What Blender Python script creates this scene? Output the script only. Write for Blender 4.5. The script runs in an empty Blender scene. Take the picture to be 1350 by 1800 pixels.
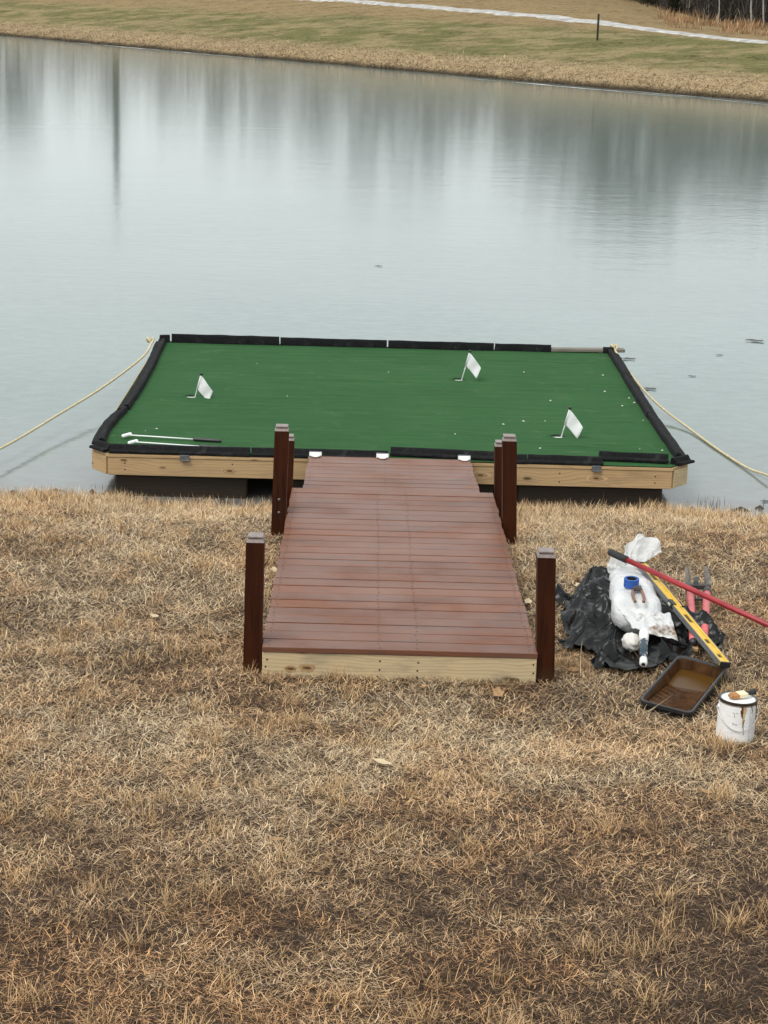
import bpy, bmesh, math, random
import numpy as np
from mathutils import Vector, Matrix, Quaternion, noise as mn

random.seed(7)
rng = np.random.default_rng(11)
scene = bpy.context.scene
COL = scene.collection
R = math.radians

# ------------------------------------------------------------------ camera, sky, sun, exposure
CZ = 3.66
PITCH, ROLL, YAW, FOC = 0.2599, 0.0286, 0.0119, 3400.0


def make_camera():
    cd = bpy.data.cameras.new('camera')
    cam = bpy.data.objects.new('camera', cd)
    COL.objects.link(cam)
    cp, sp, cy, sy = math.cos(PITCH), math.sin(PITCH), math.cos(YAW), math.sin(YAW)
    fwd = Vector((sy * cp, cy * cp, -sp))
    right = Vector((cy, -sy, 0))
    up = right.cross(fwd)
    r2 = right * math.cos(ROLL) + up * math.sin(ROLL)
    u2 = -right * math.sin(ROLL) + up * math.cos(ROLL)
    m = Matrix((r2, u2, -fwd)).transposed().to_4x4()
    m.translation = Vector((0, 0, CZ))
    cam.matrix_world = m
    cd.sensor_fit = 'AUTO'
    cd.sensor_width = 36.0
    cd.lens = 36.0 * FOC / 1800.0
    cd.clip_start = 0.1
    cd.clip_end = 5000
    scene.camera = cam


make_camera()

SUN_EL, SUN_AZ = 54.0, -138.0      # azimuth from +Y, positive towards +X
world = bpy.data.worlds.new('World')
scene.world = world
world.use_nodes = True
wn = world.node_tree
bg = wn.nodes['Background']
bg.inputs['Strength'].default_value = 0.10
sky = wn.nodes.new('ShaderNodeTexSky')
sky.sky_type = 'NISHITA'
sky.sun_disc = False
sky.sun_elevation = R(SUN_EL)
sky.sun_rotation = R(SUN_AZ)
tc = wn.nodes.new('ShaderNodeTexCoord')
nz = wn.nodes.new('ShaderNodeTexNoise')
nz.inputs['Scale'].default_value = 2.2
nz.inputs['Detail'].default_value = 3.0
nz.inputs['Roughness'].default_value = 0.55
wn.links.new(tc.outputs['Generated'], nz.inputs['Vector'])
rp = wn.nodes.new('ShaderNodeValToRGB')
rp.color_ramp.elements[0].position = 0.25
rp.color_ramp.elements[0].color = (7.3, 7.7, 7.7, 1)
rp.color_ramp.elements[1].position = 0.75
rp.color_ramp.elements[1].color = (8.9, 9.25, 9.1, 1)
wn.links.new(nz.outputs['Fac'], rp.inputs['Fac'])
mx = wn.nodes.new('ShaderNodeMix')
mx.data_type = 'RGBA'
mx.inputs[0].default_value = 0.88
wn.links.new(sky.outputs['Color'], mx.inputs[6])
wn.links.new(rp.outputs['Color'], mx.inputs[7])
wn.links.new(mx.outputs[2], bg.inputs['Color'])

sd = bpy.data.lights.new('sun', 'SUN')
sd.energy = 1.5
sd.angle = R(28)
sd.color = (1.0, 0.96, 0.9)
so = bpy.data.objects.new('sun', sd)
COL.objects.link(so)
sdir = Vector((math.cos(R(SUN_EL)) * math.sin(R(SUN_AZ)), math.cos(R(SUN_EL)) * math.cos(R(SUN_AZ)), math.sin(R(SUN_EL))))
so.rotation_euler = (-sdir).to_track_quat('-Z', 'Y').to_euler()
so.location = (0, 0, 40)

vs = scene.view_settings
vs.view_transform = 'Standard'
vs.look = 'None'
vs.exposure = 0.5
vs.gamma = 1.0
vs.use_curve_mapping = False
scene.cycles.use_denoising = True
scene.cycles.max_bounces = 6
scene.cycles.transparent_max_bounces = 8


# ------------------------------------------------------------------ materials
class NT:
    def __init__(self, name):
        self.m = bpy.data.materials.new(name)
        self.m.use_nodes = True
        self.t = self.m.node_tree
        self.p = self.t.nodes['Principled BSDF']

    def n(self, kind, **kw):
        nd = self.t.nodes.new(kind)
        for k, v in kw.items():
            setattr(nd, k, v)
        return nd

    def set(self, nd, **kw):
        for k, v in kw.items():
            nd.inputs[k.replace('_', ' ')].default_value = v
        return nd

    def l(self, a, b):
        self.t.links.new(a, b)

    def base(self, out):
        self.l(out, self.p.inputs['Base Color'])

    def coords(self, scale=(1, 1, 1), kind='Object', rand=False):
        c = self.n('ShaderNodeTexCoord')
        mp = self.n('ShaderNodeMapping')
        mp.inputs['Scale'].default_value = scale
        src = c.outputs[kind]
        if rand:
            oi = self.n('ShaderNodeObjectInfo')
            ml = self.n('ShaderNodeVectorMath', operation='MULTIPLY_ADD')
            cb = self.n('ShaderNodeCombineXYZ')
            self.l(oi.outputs['Random'], cb.inputs[0])
            self.l(oi.outputs['Random'], cb.inputs[1])
            self.l(oi.outputs['Random'], cb.inputs[2])
            self.l(cb.outputs[0], ml.inputs[0])
            ml.inputs[1].default_value = (37.0, 3.1, 1.7)
            self.l(src, ml.inputs[2])
            src = ml.outputs[0]
        self.l(src, mp.inputs['Vector'])
        return mp.outputs[0]

    def noise(self, vec, scale, detail=3.0, rough=0.55, dist=0.0):
        t = self.n('ShaderNodeTexNoise')
        t.inputs['Scale'].default_value = scale
        t.inputs['Detail'].default_value = detail
        t.inputs['Roughness'].default_value = rough
        t.inputs['Distortion'].default_value = dist
        self.l(vec, t.inputs['Vector'])
        return t.outputs['Fac']

    def ramp(self, fac, stops):
        r = self.n('ShaderNodeValToRGB')
        e = r.color_ramp.elements
        while len(e) < len(stops):
            e.new(0.5)
        for el, (p, c) in zip(e, stops):
            el.position = p
            el.color = (*c, 1) if len(c) == 3 else c
        self.l(fac, r.inputs['Fac'])
        return r.outputs['Color']

    def mix(self, fac, a, b, blend='MIX'):
        m = self.n('ShaderNodeMix', data_type='RGBA', blend_type=blend)
        for v, i in ((fac, 0), (a, 6), (b, 7)):
            if hasattr(v, 'node'):
                self.l(v, m.inputs[i])
            elif i == 0:
                m.inputs[0].default_value = v
            else:
                m.inputs[i].default_value = (*v, 1)
        return m.outputs[2]

    def math(self, op, a, b=0.0, clamp=False):
        m = self.n('ShaderNodeMath', operation=op, use_clamp=clamp)
        for v, i in ((a, 0), (b, 1)):
            if hasattr(v, 'node'):
                self.l(v, m.inputs[i])
            else:
                m.inputs[i].default_value = v
        return m.outputs[0]

    def bump(self, h, strength=0.3, dist=0.01, chain=None):
        b = self.n('ShaderNodeBump')
        b.inputs['Strength'].default_value = strength
        b.inputs['Distance'].default_value = dist
        self.l(h, b.inputs['Height'])
        if chain is not None:
            self.l(chain, b.inputs['Normal'])
        self.l(b.outputs[0], self.p.inputs['Normal'])
        return b.outputs[0]


def simple(name, col, rough=0.6, metal=0.0, var=0.15, scale=30.0, bump=0.15, spec=0.5, dist=0.004):
    k = NT(name)
    v = k.coords()
    f = k.noise(v, scale, 4)
    lo = tuple(c * (1 - var) for c in col)
    hi = tuple(min(1, c * (1 + var)) for c in col)
    k.base(k.ramp(f, [(0.3, lo), (0.7, hi)]))
    k.p.inputs['Roughness'].default_value = rough
    k.p.inputs['Metallic'].default_value = metal
    k.p.inputs['Specular IOR Level'].default_value = spec
    if bump:
        k.bump(f, bump, dist)
    return k.m


def wood(name, light, dark, late, rough=0.6, spec=0.4, rings=95.0, knots=True, stain=0.25, grime=(0.06, 0.05, 0.04), coat=0.0, knot_r=0.085):
    """Flat-sawn timber whose length runs along the object's X."""
    k = NT(name)
    v = k.coords((0.10, 1, 1), rand=True)
    nv = k.noise(k.coords((0.45, 1, 1), rand=True), 3.2, 3, 0.5)
    # growth rings round a wandering pith
    sp = k.n('ShaderNodeSeparateXYZ')
    k.l(v, sp.inputs[0])
    oy = k.math('ADD', sp.outputs[1], k.math('MULTIPLY', k.math('SUBTRACT', nv, 0.5), 0.07))
    oz = k.math('ADD', sp.outputs[2], k.math('ADD', k.math('MULTIPLY', k.math('SUBTRACT', k.noise(k.coords((0.35, 1, 1), rand=True), 2.6, 2), 0.5), 0.16), 0.03))
    rad = k.math('SQRT', k.math('ADD', k.math('MULTIPLY', oy, oy), k.math('MULTIPLY', oz, oz)))
    ph = k.math('FRACT', k.math('MULTIPLY', rad, rings))
    ringf = k.math('POWER', ph, 3.0)
    fine = k.noise(k.coords((3, 160, 160), rand=True), 2.0, 3)
    c = k.mix(k.noise(k.coords((0.6, 4, 4), rand=True), 1.6, 3), light, dark)
    c = k.mix(k.math('MULTIPLY', ringf, 0.6), c, late)
    c = k.mix(k.math('MULTIPLY', fine, 0.34), c, late)
    lg = k.noise(k.coords((0.35, 14, 14), rand=True), 2.0, 4, 0.6)
    c = k.mix(k.math('MULTIPLY', k.math('SUBTRACT', lg, 0.48, True), 3.0, True), c, dark)
    if stain:
        g = k.noise(k.coords((1.2, 5, 5), rand=True), 2.3, 5, 0.65)
        gm = k.math('MULTIPLY', k.math('SUBTRACT', g, 0.50, True), 5.0 * stain, True)
        c = k.mix(gm, c, grime)
    if knots:
        vo = k.n('ShaderNodeTexVoronoi')
        vo.inputs['Scale'].default_value = 1.0
        k.l(k.coords((3.0, 8.0, 8.0), rand=True), vo.inputs['Vector'])
        kd = k.math('SUBTRACT', knot_r, vo.outputs['Distance'])
        km = k.math('MULTIPLY', kd, 16.0, True)
        c = k.mix(km, c, tuple(x * 0.35 for x in late))
    k.base(c)
    k.p.inputs['Specular IOR Level'].default_value = spec
    rr = k.ramp(fine, [(0.2, (rough * 0.85,) * 3), (0.8, (min(1, rough * 1.15),) * 3)])
    k.l(rr, k.p.inputs['Roughness'])
    if coat:
        k.p.inputs['Coat Weight'].default_value = coat
        k.p.inputs['Coat Roughness'].default_value = 0.32
    k.bump(k.math('ADD', fine, ringf), 0.25, 0.0012)
    return k.m


def board_tint(mat, amount=0.35, tint=(0.16, 0.13, 0.13)):
    """Board-to-board variation by each object's own random value."""
    t = mat.node_tree
    p = t.nodes['Principled BSDF']
    src = p.inputs['Base Color'].links[0].from_socket
    oi = t.nodes.new('ShaderNodeObjectInfo')
    m = t.nodes.new('ShaderNodeMix')
    m.data_type = 'RGBA'
    mul = t.nodes.new('ShaderNodeMath')
    mul.operation = 'MULTIPLY'
    mul.inputs[1].default_value = amount
    t.links.new(oi.outputs['Random'], mul.inputs[0])
    t.links.new(mul.outputs[0], m.inputs[0])
    t.links.new(src, m.inputs[6])
    m.inputs[7].default_value = (*tint, 1)
    t.links.new(m.outputs[2], p.inputs['Base Color'])


M = {}
M['deck'] = wood('stained_deck_wood', (0.262, 0.098, 0.043), (0.185, 0.065, 0.029), (0.080, 0.025, 0.012), rough=0.40, spec=0.23, stain=0.8, grime=(0.075, 0.052, 0.048))
def patchy_sheen(mat):
    """the stain dried glossy in some places and dull in others, across the boards"""
    t = mat.node_tree
    g = t.nodes.new('ShaderNodeNewGeometry')
    n = t.nodes.new('ShaderNodeTexNoise')
    n.inputs['Scale'].default_value = 2.6
    n.inputs['Detail'].default_value = 4.0
    r = t.nodes.new('ShaderNodeMapRange')
    r.inputs['From Min'].default_value = 0.35
    r.inputs['From Max'].default_value = 0.68
    r.inputs['To Min'].default_value = 0.12
    r.inputs['To Max'].default_value = 0.55
    t.links.new(g.outputs['Position'], n.inputs['Vector'])
    t.links.new(n.outputs['Fac'], r.inputs['Value'])
    t.links.new(r.outputs['Result'], t.nodes['Principled BSDF'].inputs['Specular IOR Level'])


patchy_sheen(M['deck'])
board_tint(M['deck'], 0.65, (0.128, 0.062, 0.044))
M['post'] = wood('stained_post_wood', (0.105, 0.026, 0.011), (0.075, 0.017, 0.007), (0.04, 0.008, 0.004), rough=0.42, spec=0.4, knots=False, stain=0.0)
M['pine'] = wood('treated_pine', (0.56, 0.395, 0.215), (0.46, 0.315, 0.165), (0.27, 0.155, 0.065), rough=0.7, spec=0.3, knot_r=0.14, stain=0.45, grime=(0.22, 0.15, 0.09))
M['pine_grey'] = wood('weathering_pine', (0.66, 0.53, 0.33), (0.56, 0.44, 0.265), (0.33, 0.225, 0.115), rough=0.75, spec=0.25, knot_r=0.15, stain=0.7, grime=(0.25, 0.205, 0.145))
M['old_wood'] = wood('weathered_grey_wood', (0.27, 0.24, 0.20), (0.2, 0.18, 0.15), (0.1, 0.085, 0.07), rough=0.85, spec=0.2, stain=0.4)
M['wet_wood'] = wood('dark_wet_timber', (0.050, 0.033, 0.020), (0.030, 0.020, 0.012), (0.014, 0.010, 0.007), rough=0.55, spec=0.4, stain=0.6, grime=(0.012, 0.012, 0.01))
def mk_rubber():
    k = NT('black_rubber_edging')
    v = k.coords(kind='Object')
    f = k.noise(v, 45, 4, 0.65)
    w = k.noise(v, 9, 5, 0.7)
    c = k.ramp(f, [(0.35, (0.003, 0.003, 0.0035)), (0.75, (0.011, 0.011, 0.012))])
    c = k.mix(k.math('MULTIPLY', k.math('SUBTRACT', w, 0.56, True), 2.4, True), c, (0.05, 0.05, 0.052))
    k.base(c)
    k.p.inputs['Roughness'].default_value = 0.8
    k.p.inputs['Specular IOR Level'].default_value = 0.18
    k.bump(f, 0.7, 0.010)
    return k.m


M['rubber'] = mk_rubber()
M['steel'] = simple('grey_steel', (0.16, 0.17, 0.18), 0.45, 0.6, 0.25, 40, 0.1)
M['screw'] = simple('dark_screw_head', (0.02, 0.016, 0.014), 0.6, 0.3, 0.2, 40, 0)
M['white_plastic'] = simple('white_plastic', (0.78, 0.78, 0.76), 0.45, 0, 0.05, 20, 0.05)
M['white_metal'] = simple('white_enamel', (0.86, 0.86, 0.85), 0.35, 0, 0.04, 20, 0.03)
M['black_plastic'] = simple('black_plastic', (0.018, 0.018, 0.019), 0.4, 0, 0.3, 30, 0.1)
M['cup_dark'] = simple('dark_green_cup', (0.008, 0.02, 0.010), 0.6, 0, 0.2, 30, 0)
def thin_white(name, col, through):
    k = NT(name)
    v = k.coords()
    f = k.noise(v, 24, 4)
    c = k.ramp(f, [(0.3, tuple(x * 0.94 for x in col)), (0.7, col)])
    k.base(c)
    k.p.inputs['Roughness'].default_value = 0.7
    k.p.inputs['Specular IOR Level'].default_value = 0.25
    tr = k.n('ShaderNodeBsdfTranslucent')
    k.l(c, tr.inputs['Color'])
    ms = k.n('ShaderNodeMixShader')
    ms.inputs[0].default_value = through
    out = k.t.nodes['Material Output']
    k.l(k.p.outputs[0], ms.inputs[1])
    k.l(tr.outputs[0], ms.inputs[2])
    k.l(ms.outputs[0], out.inputs['Surface'])
    k.bump(f, 0.2, 0.004)
    return k.m


M['flag_cloth'] = thin_white('white_flag_cloth', (0.90, 0.90, 0.90), 0.40)
M['film_white'] = thin_white('thin_white_plastic', (0.86, 0.86, 0.85), 0.40)
M['rag'] = simple('white_rag_cloth', (0.62, 0.60, 0.56), 0.85, 0, 0.06, 40, 0.2, 0.2)
M['grip'] = simple('dark_foam_grip', (0.035, 0.037, 0.038), 0.8, 0, 0.3, 60, 0.2, 0.3)
M['red_pole'] = simple('red_painted_pole', (0.30, 0.022, 0.028), 0.42, 0, 0.25, 14, 0.1)
M['pink_fibre'] = simple('faded_red_fibreglass', (0.62, 0.13, 0.14), 0.5, 0, 0.2, 18, 0.1)
M['yellow'] = simple('yellow_enamel', (0.66, 0.42, 0.035), 0.4, 0, 0.12, 25, 0.05)
M['grey_edge'] = simple('brushed_aluminium_edge', (0.17, 0.175, 0.18), 0.5, 0.3, 0.2, 40, 0.1)
M['blue_tape'] = simple('blue_masking_tape', (0.022, 0.09, 0.36), 0.6, 0, 0.15, 60, 0.15)
M['teal'] = None
M['copper_grip'] = simple('brown_dipped_grip', (0.20, 0.09, 0.055), 0.5, 0, 0.25, 40, 0.1)
M['dark_metal'] = simple('dark_tool_steel', (0.07, 0.06, 0.058), 0.5, 0.5, 0.4, 40, 0.2)
M['muddy_steel'] = simple('muddy_steel_blade', (0.16, 0.14, 0.12), 0.7, 0.1, 0.55, 14, 0.3)
M['bristle'] = simple('stain_soaked_bristle', (0.36, 0.16, 0.05), 0.75, 0, 0.4, 40, 0.5)
M['cream'] = simple('cream_ferrule', (0.70, 0.63, 0.42), 0.5, 0, 0.1, 40, 0.05)
M['pole_wood'] = simple('dark_pole_wood', (0.035, 0.030, 0.024), 0.9, 0, 0.3, 3, 0.2)
M['rust_post'] = simple('dark_steel_post', (0.03, 0.028, 0.024), 0.8, 0.2, 0.3, 10, 0.1)
M['ice_flake'] = simple('dark_floating_leaf', (0.035, 0.038, 0.03), 0.5, 0, 0.4, 20, 0.1)
M['speck'] = simple('pale_debris', (0.6, 0.6, 0.55), 0.7, 0, 0.2, 50, 0)
M['mud'] = simple('wet_mud', (0.045, 0.034, 0.024), 0.5, 0, 0.4, 12, 0.5)
M['wood_chip'] = simple('tan_split_wood', (0.42, 0.26, 0.13), 0.8, 0, 0.3, 20, 0.2)


def mk_rope():
    k = NT('cream_rope')
    v = k.coords()
    f = k.noise(v, 55, 3)
    k.base(k.ramp(f, [(0.3, (0.42, 0.36, 0.20)), (0.7, (0.68, 0.60, 0.40))]))
    k.p.inputs['Roughness'].default_value = 0.85
    k.bump(f, 0.5, 0.004)
    return k.m


M['rope'] = mk_rope()


def mk_turf():
    k = NT('green_putting_turf')
    v = k.coords()
    big = k.noise(v, 1.1, 4, 0.6)
    st = k.noise(k.coords((0.5, 7, 1)), 3.0, 4, 0.6)
    fine = k.noise(v, 420, 2, 0.6)
    c = k.ramp(big, [(0.3, (0.017, 0.075, 0.020)), (0.7, (0.026, 0.098, 0.028))])
    c = k.mix(k.math('MULTIPLY', k.math('SUBTRACT', st, 0.45, True), 2.6, True), c, (0.050, 0.130, 0.046))
    c = k.mix(k.math('MULTIPLY', fine, 0.5), c, (0.016, 0.070, 0.018))
    dust = k.noise(v, 7.0, 6, 0.7)
    c = k.mix(k.math('MULTIPLY', k.math('SUBTRACT', dust, 0.56, True), 1.6, True), c, (0.13, 0.17, 0.10))
    k.base(c)
    k.p.inputs['Roughness'].default_value = 0.9
    k.p.inputs['Specular IOR Level'].default_value = 0.08
    k.p.inputs['Sheen Weight'].default_value = 0.03
    k.bump(fine, 0.6, 0.006)
    return k.m


M['turf'] = mk_turf()


def mk_teal():
    k = NT('dark_teal_grip_with_paint')
    v = k.coords()
    f = k.noise(v, 28, 3)
    k.base(k.ramp(f, [(0.56, (0.012, 0.035, 0.055)), (0.60, (0.75, 0.76, 0.75))]))
    k.p.inputs['Roughness'].default_value = 0.4
    return k.m


M['teal'] = mk_teal()


def mk_sheet():
    k = NT('black_plastic_film')
    v = k.coords()
    vo = k.n('ShaderNodeTexVoronoi', feature='DISTANCE_TO_EDGE')
    vo.inputs['Scale'].default_value = 13.0
    wv = k.n('ShaderNodeVectorMath', operation='ADD')
    nn = k.n('ShaderNodeTexNoise')
    nn.inputs['Scale'].default_value = 6.0
    k.l(v, nn.inputs['Vector'])
    sc_ = k.n('ShaderNodeVectorMath', operation='SCALE')
    sc_.inputs['Scale'].default_value = 0.16
    k.l(nn.outputs['Color'], sc_.inputs[0])
    k.l(v, wv.inputs[0])
    k.l(sc_.outputs[0], wv.inputs[1])
    k.l(wv.outputs[0], vo.inputs['Vector'])
    f = k.math('ADD', k.math('MINIMUM', k.math('MULTIPLY', vo.outputs['Distance'], 3.0), 0.7), k.noise(v, 14, 4, 0.6, 0.6))
    dust = k.noise(v, 30, 4, 0.7)
    k.base(k.ramp(dust, [(0.5, (0.003, 0.003, 0.0033)), (0.95, (0.010, 0.010, 0.0095))]))
    k.p.inputs['Roughness'].default_value = 0.27
    k.p.inputs['Specular IOR Level'].default_value = 0.30
    k.bump(f, 0.18, 0.012)
    return k.m


M['film'] = mk_sheet()


def mk_bag(name, stain):
    k = NT(name)
    v = k.coords()
    weave = k.noise(k.coords((1, 0.15, 1)), 70, 3)
    f = k.noise(v, 10, 4, 0.6)
    c = k.ramp(f, [(0.3, (0.50, 0.51, 0.52)), (0.7, (0.68, 0.68, 0.67))])
    if stain:
        s = k.noise(v, 9.0, 5, 0.65)
        c = k.mix(k.math('MULTIPLY', k.math('SUBTRACT', s, 0.50, True), 7.0, True), c, (0.16, 0.09, 0.04))
    k.base(c)
    k.p.inputs['Roughness'].default_value = 0.45
    k.p.inputs['Subsurface Weight'].default_value = 0.0
    k.bump(k.math('ADD', weave, k.math('MULTIPLY', f, 1.6)), 0.5, 0.012)
    return k.m


M['bag'] = mk_bag('white_woven_plastic', False)
M['bag_stained'] = mk_bag('stained_white_plastic', True)


def mk_tray_inner():
    k = NT('brown_stain_coated_plastic')
    v = k.coords()
    f = k.noise(v, 16, 4, 0.6, 0.5)
    k.base(k.ramp(f, [(0.35, (0.034, 0.014, 0.005)), (0.62, (0.075, 0.033, 0.011)), (0.85, (0.12, 0.065, 0.038))]))
    k.p.inputs['Roughness'].default_value = 0.40
    k.p.inputs['Specular IOR Level'].default_value = 0.10
    k.bump(f, 0.2, 0.004)
    return k.m


M['tray_in'] = mk_tray_inner()


def mk_liquid():
    k = NT('brown_liquid_stain')
    k.p.inputs['Base Color'].default_value = (0.085, 0.040, 0.008, 1)
    k.p.inputs['Roughness'].default_value = 0.2
    k.p.inputs['Specular IOR Level'].default_value = 0.07
    return k.m


M['liquid'] = mk_liquid()


def mk_label():
    k = NT('white_can_label')
    v = k.coords()
    sp = k.n('ShaderNodeSeparateXYZ')
    k.l(v, sp.inputs[0])
    # faint rows of print and grey blocks round the can
    ang = k.math('ARCTAN2', sp.outputs[1], sp.outputs[0])
    cb = k.n('ShaderNodeCombineXYZ')
    k.l(k.math('MULTIPLY', ang, 0.085), cb.inputs[0])
    k.l(sp.outputs[2], cb.inputs[1])
    br = k.n('ShaderNodeTexBrick')
    br.inputs['Scale'].default_value = 16.0
    br.inputs['Mortar Size'].default_value = 0.035
    br.inputs['Mortar Smooth'].default_value = 0.3
    br.inputs['Bias'].default_value = -0.3
    br.inputs['Color1'].default_value = (0.80, 0.80, 0.80, 1)
    br.inputs['Color2'].default_value = (0.66, 0.67, 0.68, 1)
    br.inputs['Mortar'].default_value = (0.83, 0.83, 0.83, 1)
    k.l(cb.outputs[0], br.inputs['Vector'])
    c = k.mix(0.75, (0.82, 0.82, 0.82), br.outputs['Color'])
    tx = k.noise(k.coords((60, 60, 140)), 3.0, 2, 0.7)
    # the small print panel on the right-hand side of the label
    panel = k.math('GREATER_THAN', ang, -1.05)
    panel = k.math('MULTIPLY', panel, k.math('LESS_THAN', ang, 0.1))
    pr = k.math('MULTIPLY', panel, k.math('MULTIPLY', k.math('SUBTRACT', tx, 0.38, True), 3.5, True))
    c = k.mix(k.math('MULTIPLY', pr, 0.75), c, (0.36, 0.37, 0.38))
    k.base(c)
    k.p.inputs['Roughness'].default_value = 0.4
    return k.m


M['label'] = mk_label()
M['drip'] = simple('dried_brown_drip', (0.10, 0.045, 0.015), 0.35, 0, 0.5, 60, 0.1)
M['drip_tan'] = simple('thin_tan_drip', (0.50, 0.38, 0.21), 0.4, 0, 0.3, 60, 0.1)
M['rim_dark'] = simple('stain_blackened_rim', (0.025, 0.016, 0.011), 0.4, 0, 0.5, 40, 0.1)
M['tin'] = simple('tinplate', (0.55, 0.54, 0.52), 0.35, 0.7, 0.1, 40, 0.05)


def mk_attr(name, rough=0.85, spec=0.15):
    k = NT(name)
    a = k.n('ShaderNodeAttribute')
    a.attribute_name = 'col'
    k.base(a.outputs['Color'])
    k.p.inputs['Roughness'].default_value = rough
    k.p.inputs['Specular IOR Level'].default_value = spec
    return k.m


M['blade'] = mk_attr('dry_grass_blade', 0.7, 0.25)
M['twig'] = mk_attr('bare_twig', 0.9, 0.1)
M['leaf'] = simple('dry_brown_leaf', (0.33, 0.20, 0.10), 0.75, 0, 0.3, 40, 0.2, 0.2)
M['leaf_pale'] = simple('pale_dry_leaf', (0.56, 0.45, 0.29), 0.75, 0, 0.2, 40, 0.2, 0.2)


def mk_soil():
    k = NT('thatch_and_soil')
    v = k.coords()
    a = k.noise(v, 1.3, 4, 0.6)
    b = k.noise(v, 60, 5, 0.7)
    st = k.noise(k.coords((1, 1, 1)), 220, 3, 0.7)
    c = k.ramp(b, [(0.3, (0.022, 0.014, 0.009)), (0.7, (0.12, 0.078, 0.046))])
    c = k.mix(k.math('MULTIPLY', a, 0.4), c, (0.11, 0.070, 0.042))
    c = k.mix(k.math('MULTIPLY', k.math('SUBTRACT', st, 0.5, True), 1.5, True), c, (0.26, 0.18, 0.11))
    # bare wet mud towards the water line
    sp = k.n('ShaderNodeSeparateXYZ')
    k.l(v, sp.inputs[0])
    wet = k.math('MULTIPLY', k.math('SUBTRACT', 0.09, sp.outputs[2], True), 14.0, True)
    c = k.mix(wet, c, (0.035, 0.026, 0.018))
    k.base(c)
    k.p.inputs['Roughness'].default_value = 0.9
    k.p.inputs['Specular IOR Level'].default_value = 0.15
    k.bump(b, 0.9, 0.02)
    return k.m


M['soil'] = mk_soil()


def mk_far():
    k = NT('far_bank_grass')
    a = k.n('ShaderNodeAttribute')
    a.attribute_name = 'col'
    v = k.coords((1, 1, 1))
    n1 = k.noise(v, 0.35, 5, 0.65)
    n2 = k.noise(v, 1.6, 5, 0.75)
    n3 = k.noise(v, 5.0, 4, 0.75)
    c = a.outputs['Color']
    m = k.math('ADD', k.math('MULTIPLY', n1, 0.35), k.math('ADD', k.math('MULTIPLY', n2, 0.75), k.math('MULTIPLY', n3, 0.85)))
    c = k.mix(1.0, c, k.ramp(m, [(0.78, (0.42, 0.38, 0.34)), (1.12, (1.15, 1.12, 1.1))]), 'MULTIPLY')
    k.base(c)
    k.p.inputs['Roughness'].default_value = 0.95
    k.p.inputs['Specular IOR Level'].default_value = 0.05
    k.bump(n3, 1.0, 0.25)
    return k.m


M['far'] = mk_far()
M['gravel'] = simple('white_gravel', (0.40, 0.385, 0.365), 0.95, 0, 0.4, 1.6, 0.5, 0.05, 0.05)
M['field'] = simple('distant_field', (0.20, 0.155, 0.085), 0.95, 0, 0.3, 0.1, 0, 0.05)


def mk_water():
    k = NT('pond_water')
    v = k.coords()
    a = k.noise(v, 0.25, 4, 0.6)
    b = k.noise(k.coords((0.25, 1, 1)), 1.6, 4, 0.6)
    c = k.ramp(a, [(0.3, (0.116, 0.160, 0.146)), (0.7, (0.150, 0.196, 0.180))])
    sp = k.n('ShaderNodeSeparateXYZ')
    k.l(v, sp.inputs[0])
    # silt in the shallows off the near bank
    sh = k.math('MULTIPLY', k.math('SUBTRACT', 17.6, k.math('ADD', sp.outputs[1], b)), 0.30, True)
    c = k.mix(k.math('MULTIPLY', sh, 0.85), c, (0.195, 0.180, 0.185))
    sh2 = k.math('MULTIPLY', k.math('SUBTRACT', 14.75, k.math('ADD', sp.outputs[1], k.math('MULTIPLY', b, 0.6))), 2.2, True)
    c = k.mix(k.math('MULTIPLY', sh2, 0.75), c, (0.115, 0.095, 0.078))
    fr = k.noise(k.coords((0.8, 1, 1)), 5.5, 5, 0.75)
    c = k.mix(k.math('MULTIPLY', k.math('SUBTRACT', fr, 0.40, True), 2.2, True), c, (0.205, 0.250, 0.238))
    k.base(c)
    k.p.inputs['Roughness'].default_value = 0.085
    k.p.inputs['IOR'].default_value = 1.333
    n1 = k.noise(k.coords((0.45, 1, 1)), 1.1, 3, 0.55)
    n2 = k.noise(k.coords((0.7, 1.0, 1)), 4.5, 4, 0.65)
    b1 = k.bump(n1, 0.22, 0.014)
    k.bump(n2, 0.38, 0.0062, b1)
    return k.m


M['water'] = mk_water()
M['bank_ice'] = simple('thin_white_ice', (0.50, 0.52, 0.52), 0.5, 0, 0.2, 3, 0.1)


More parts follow.
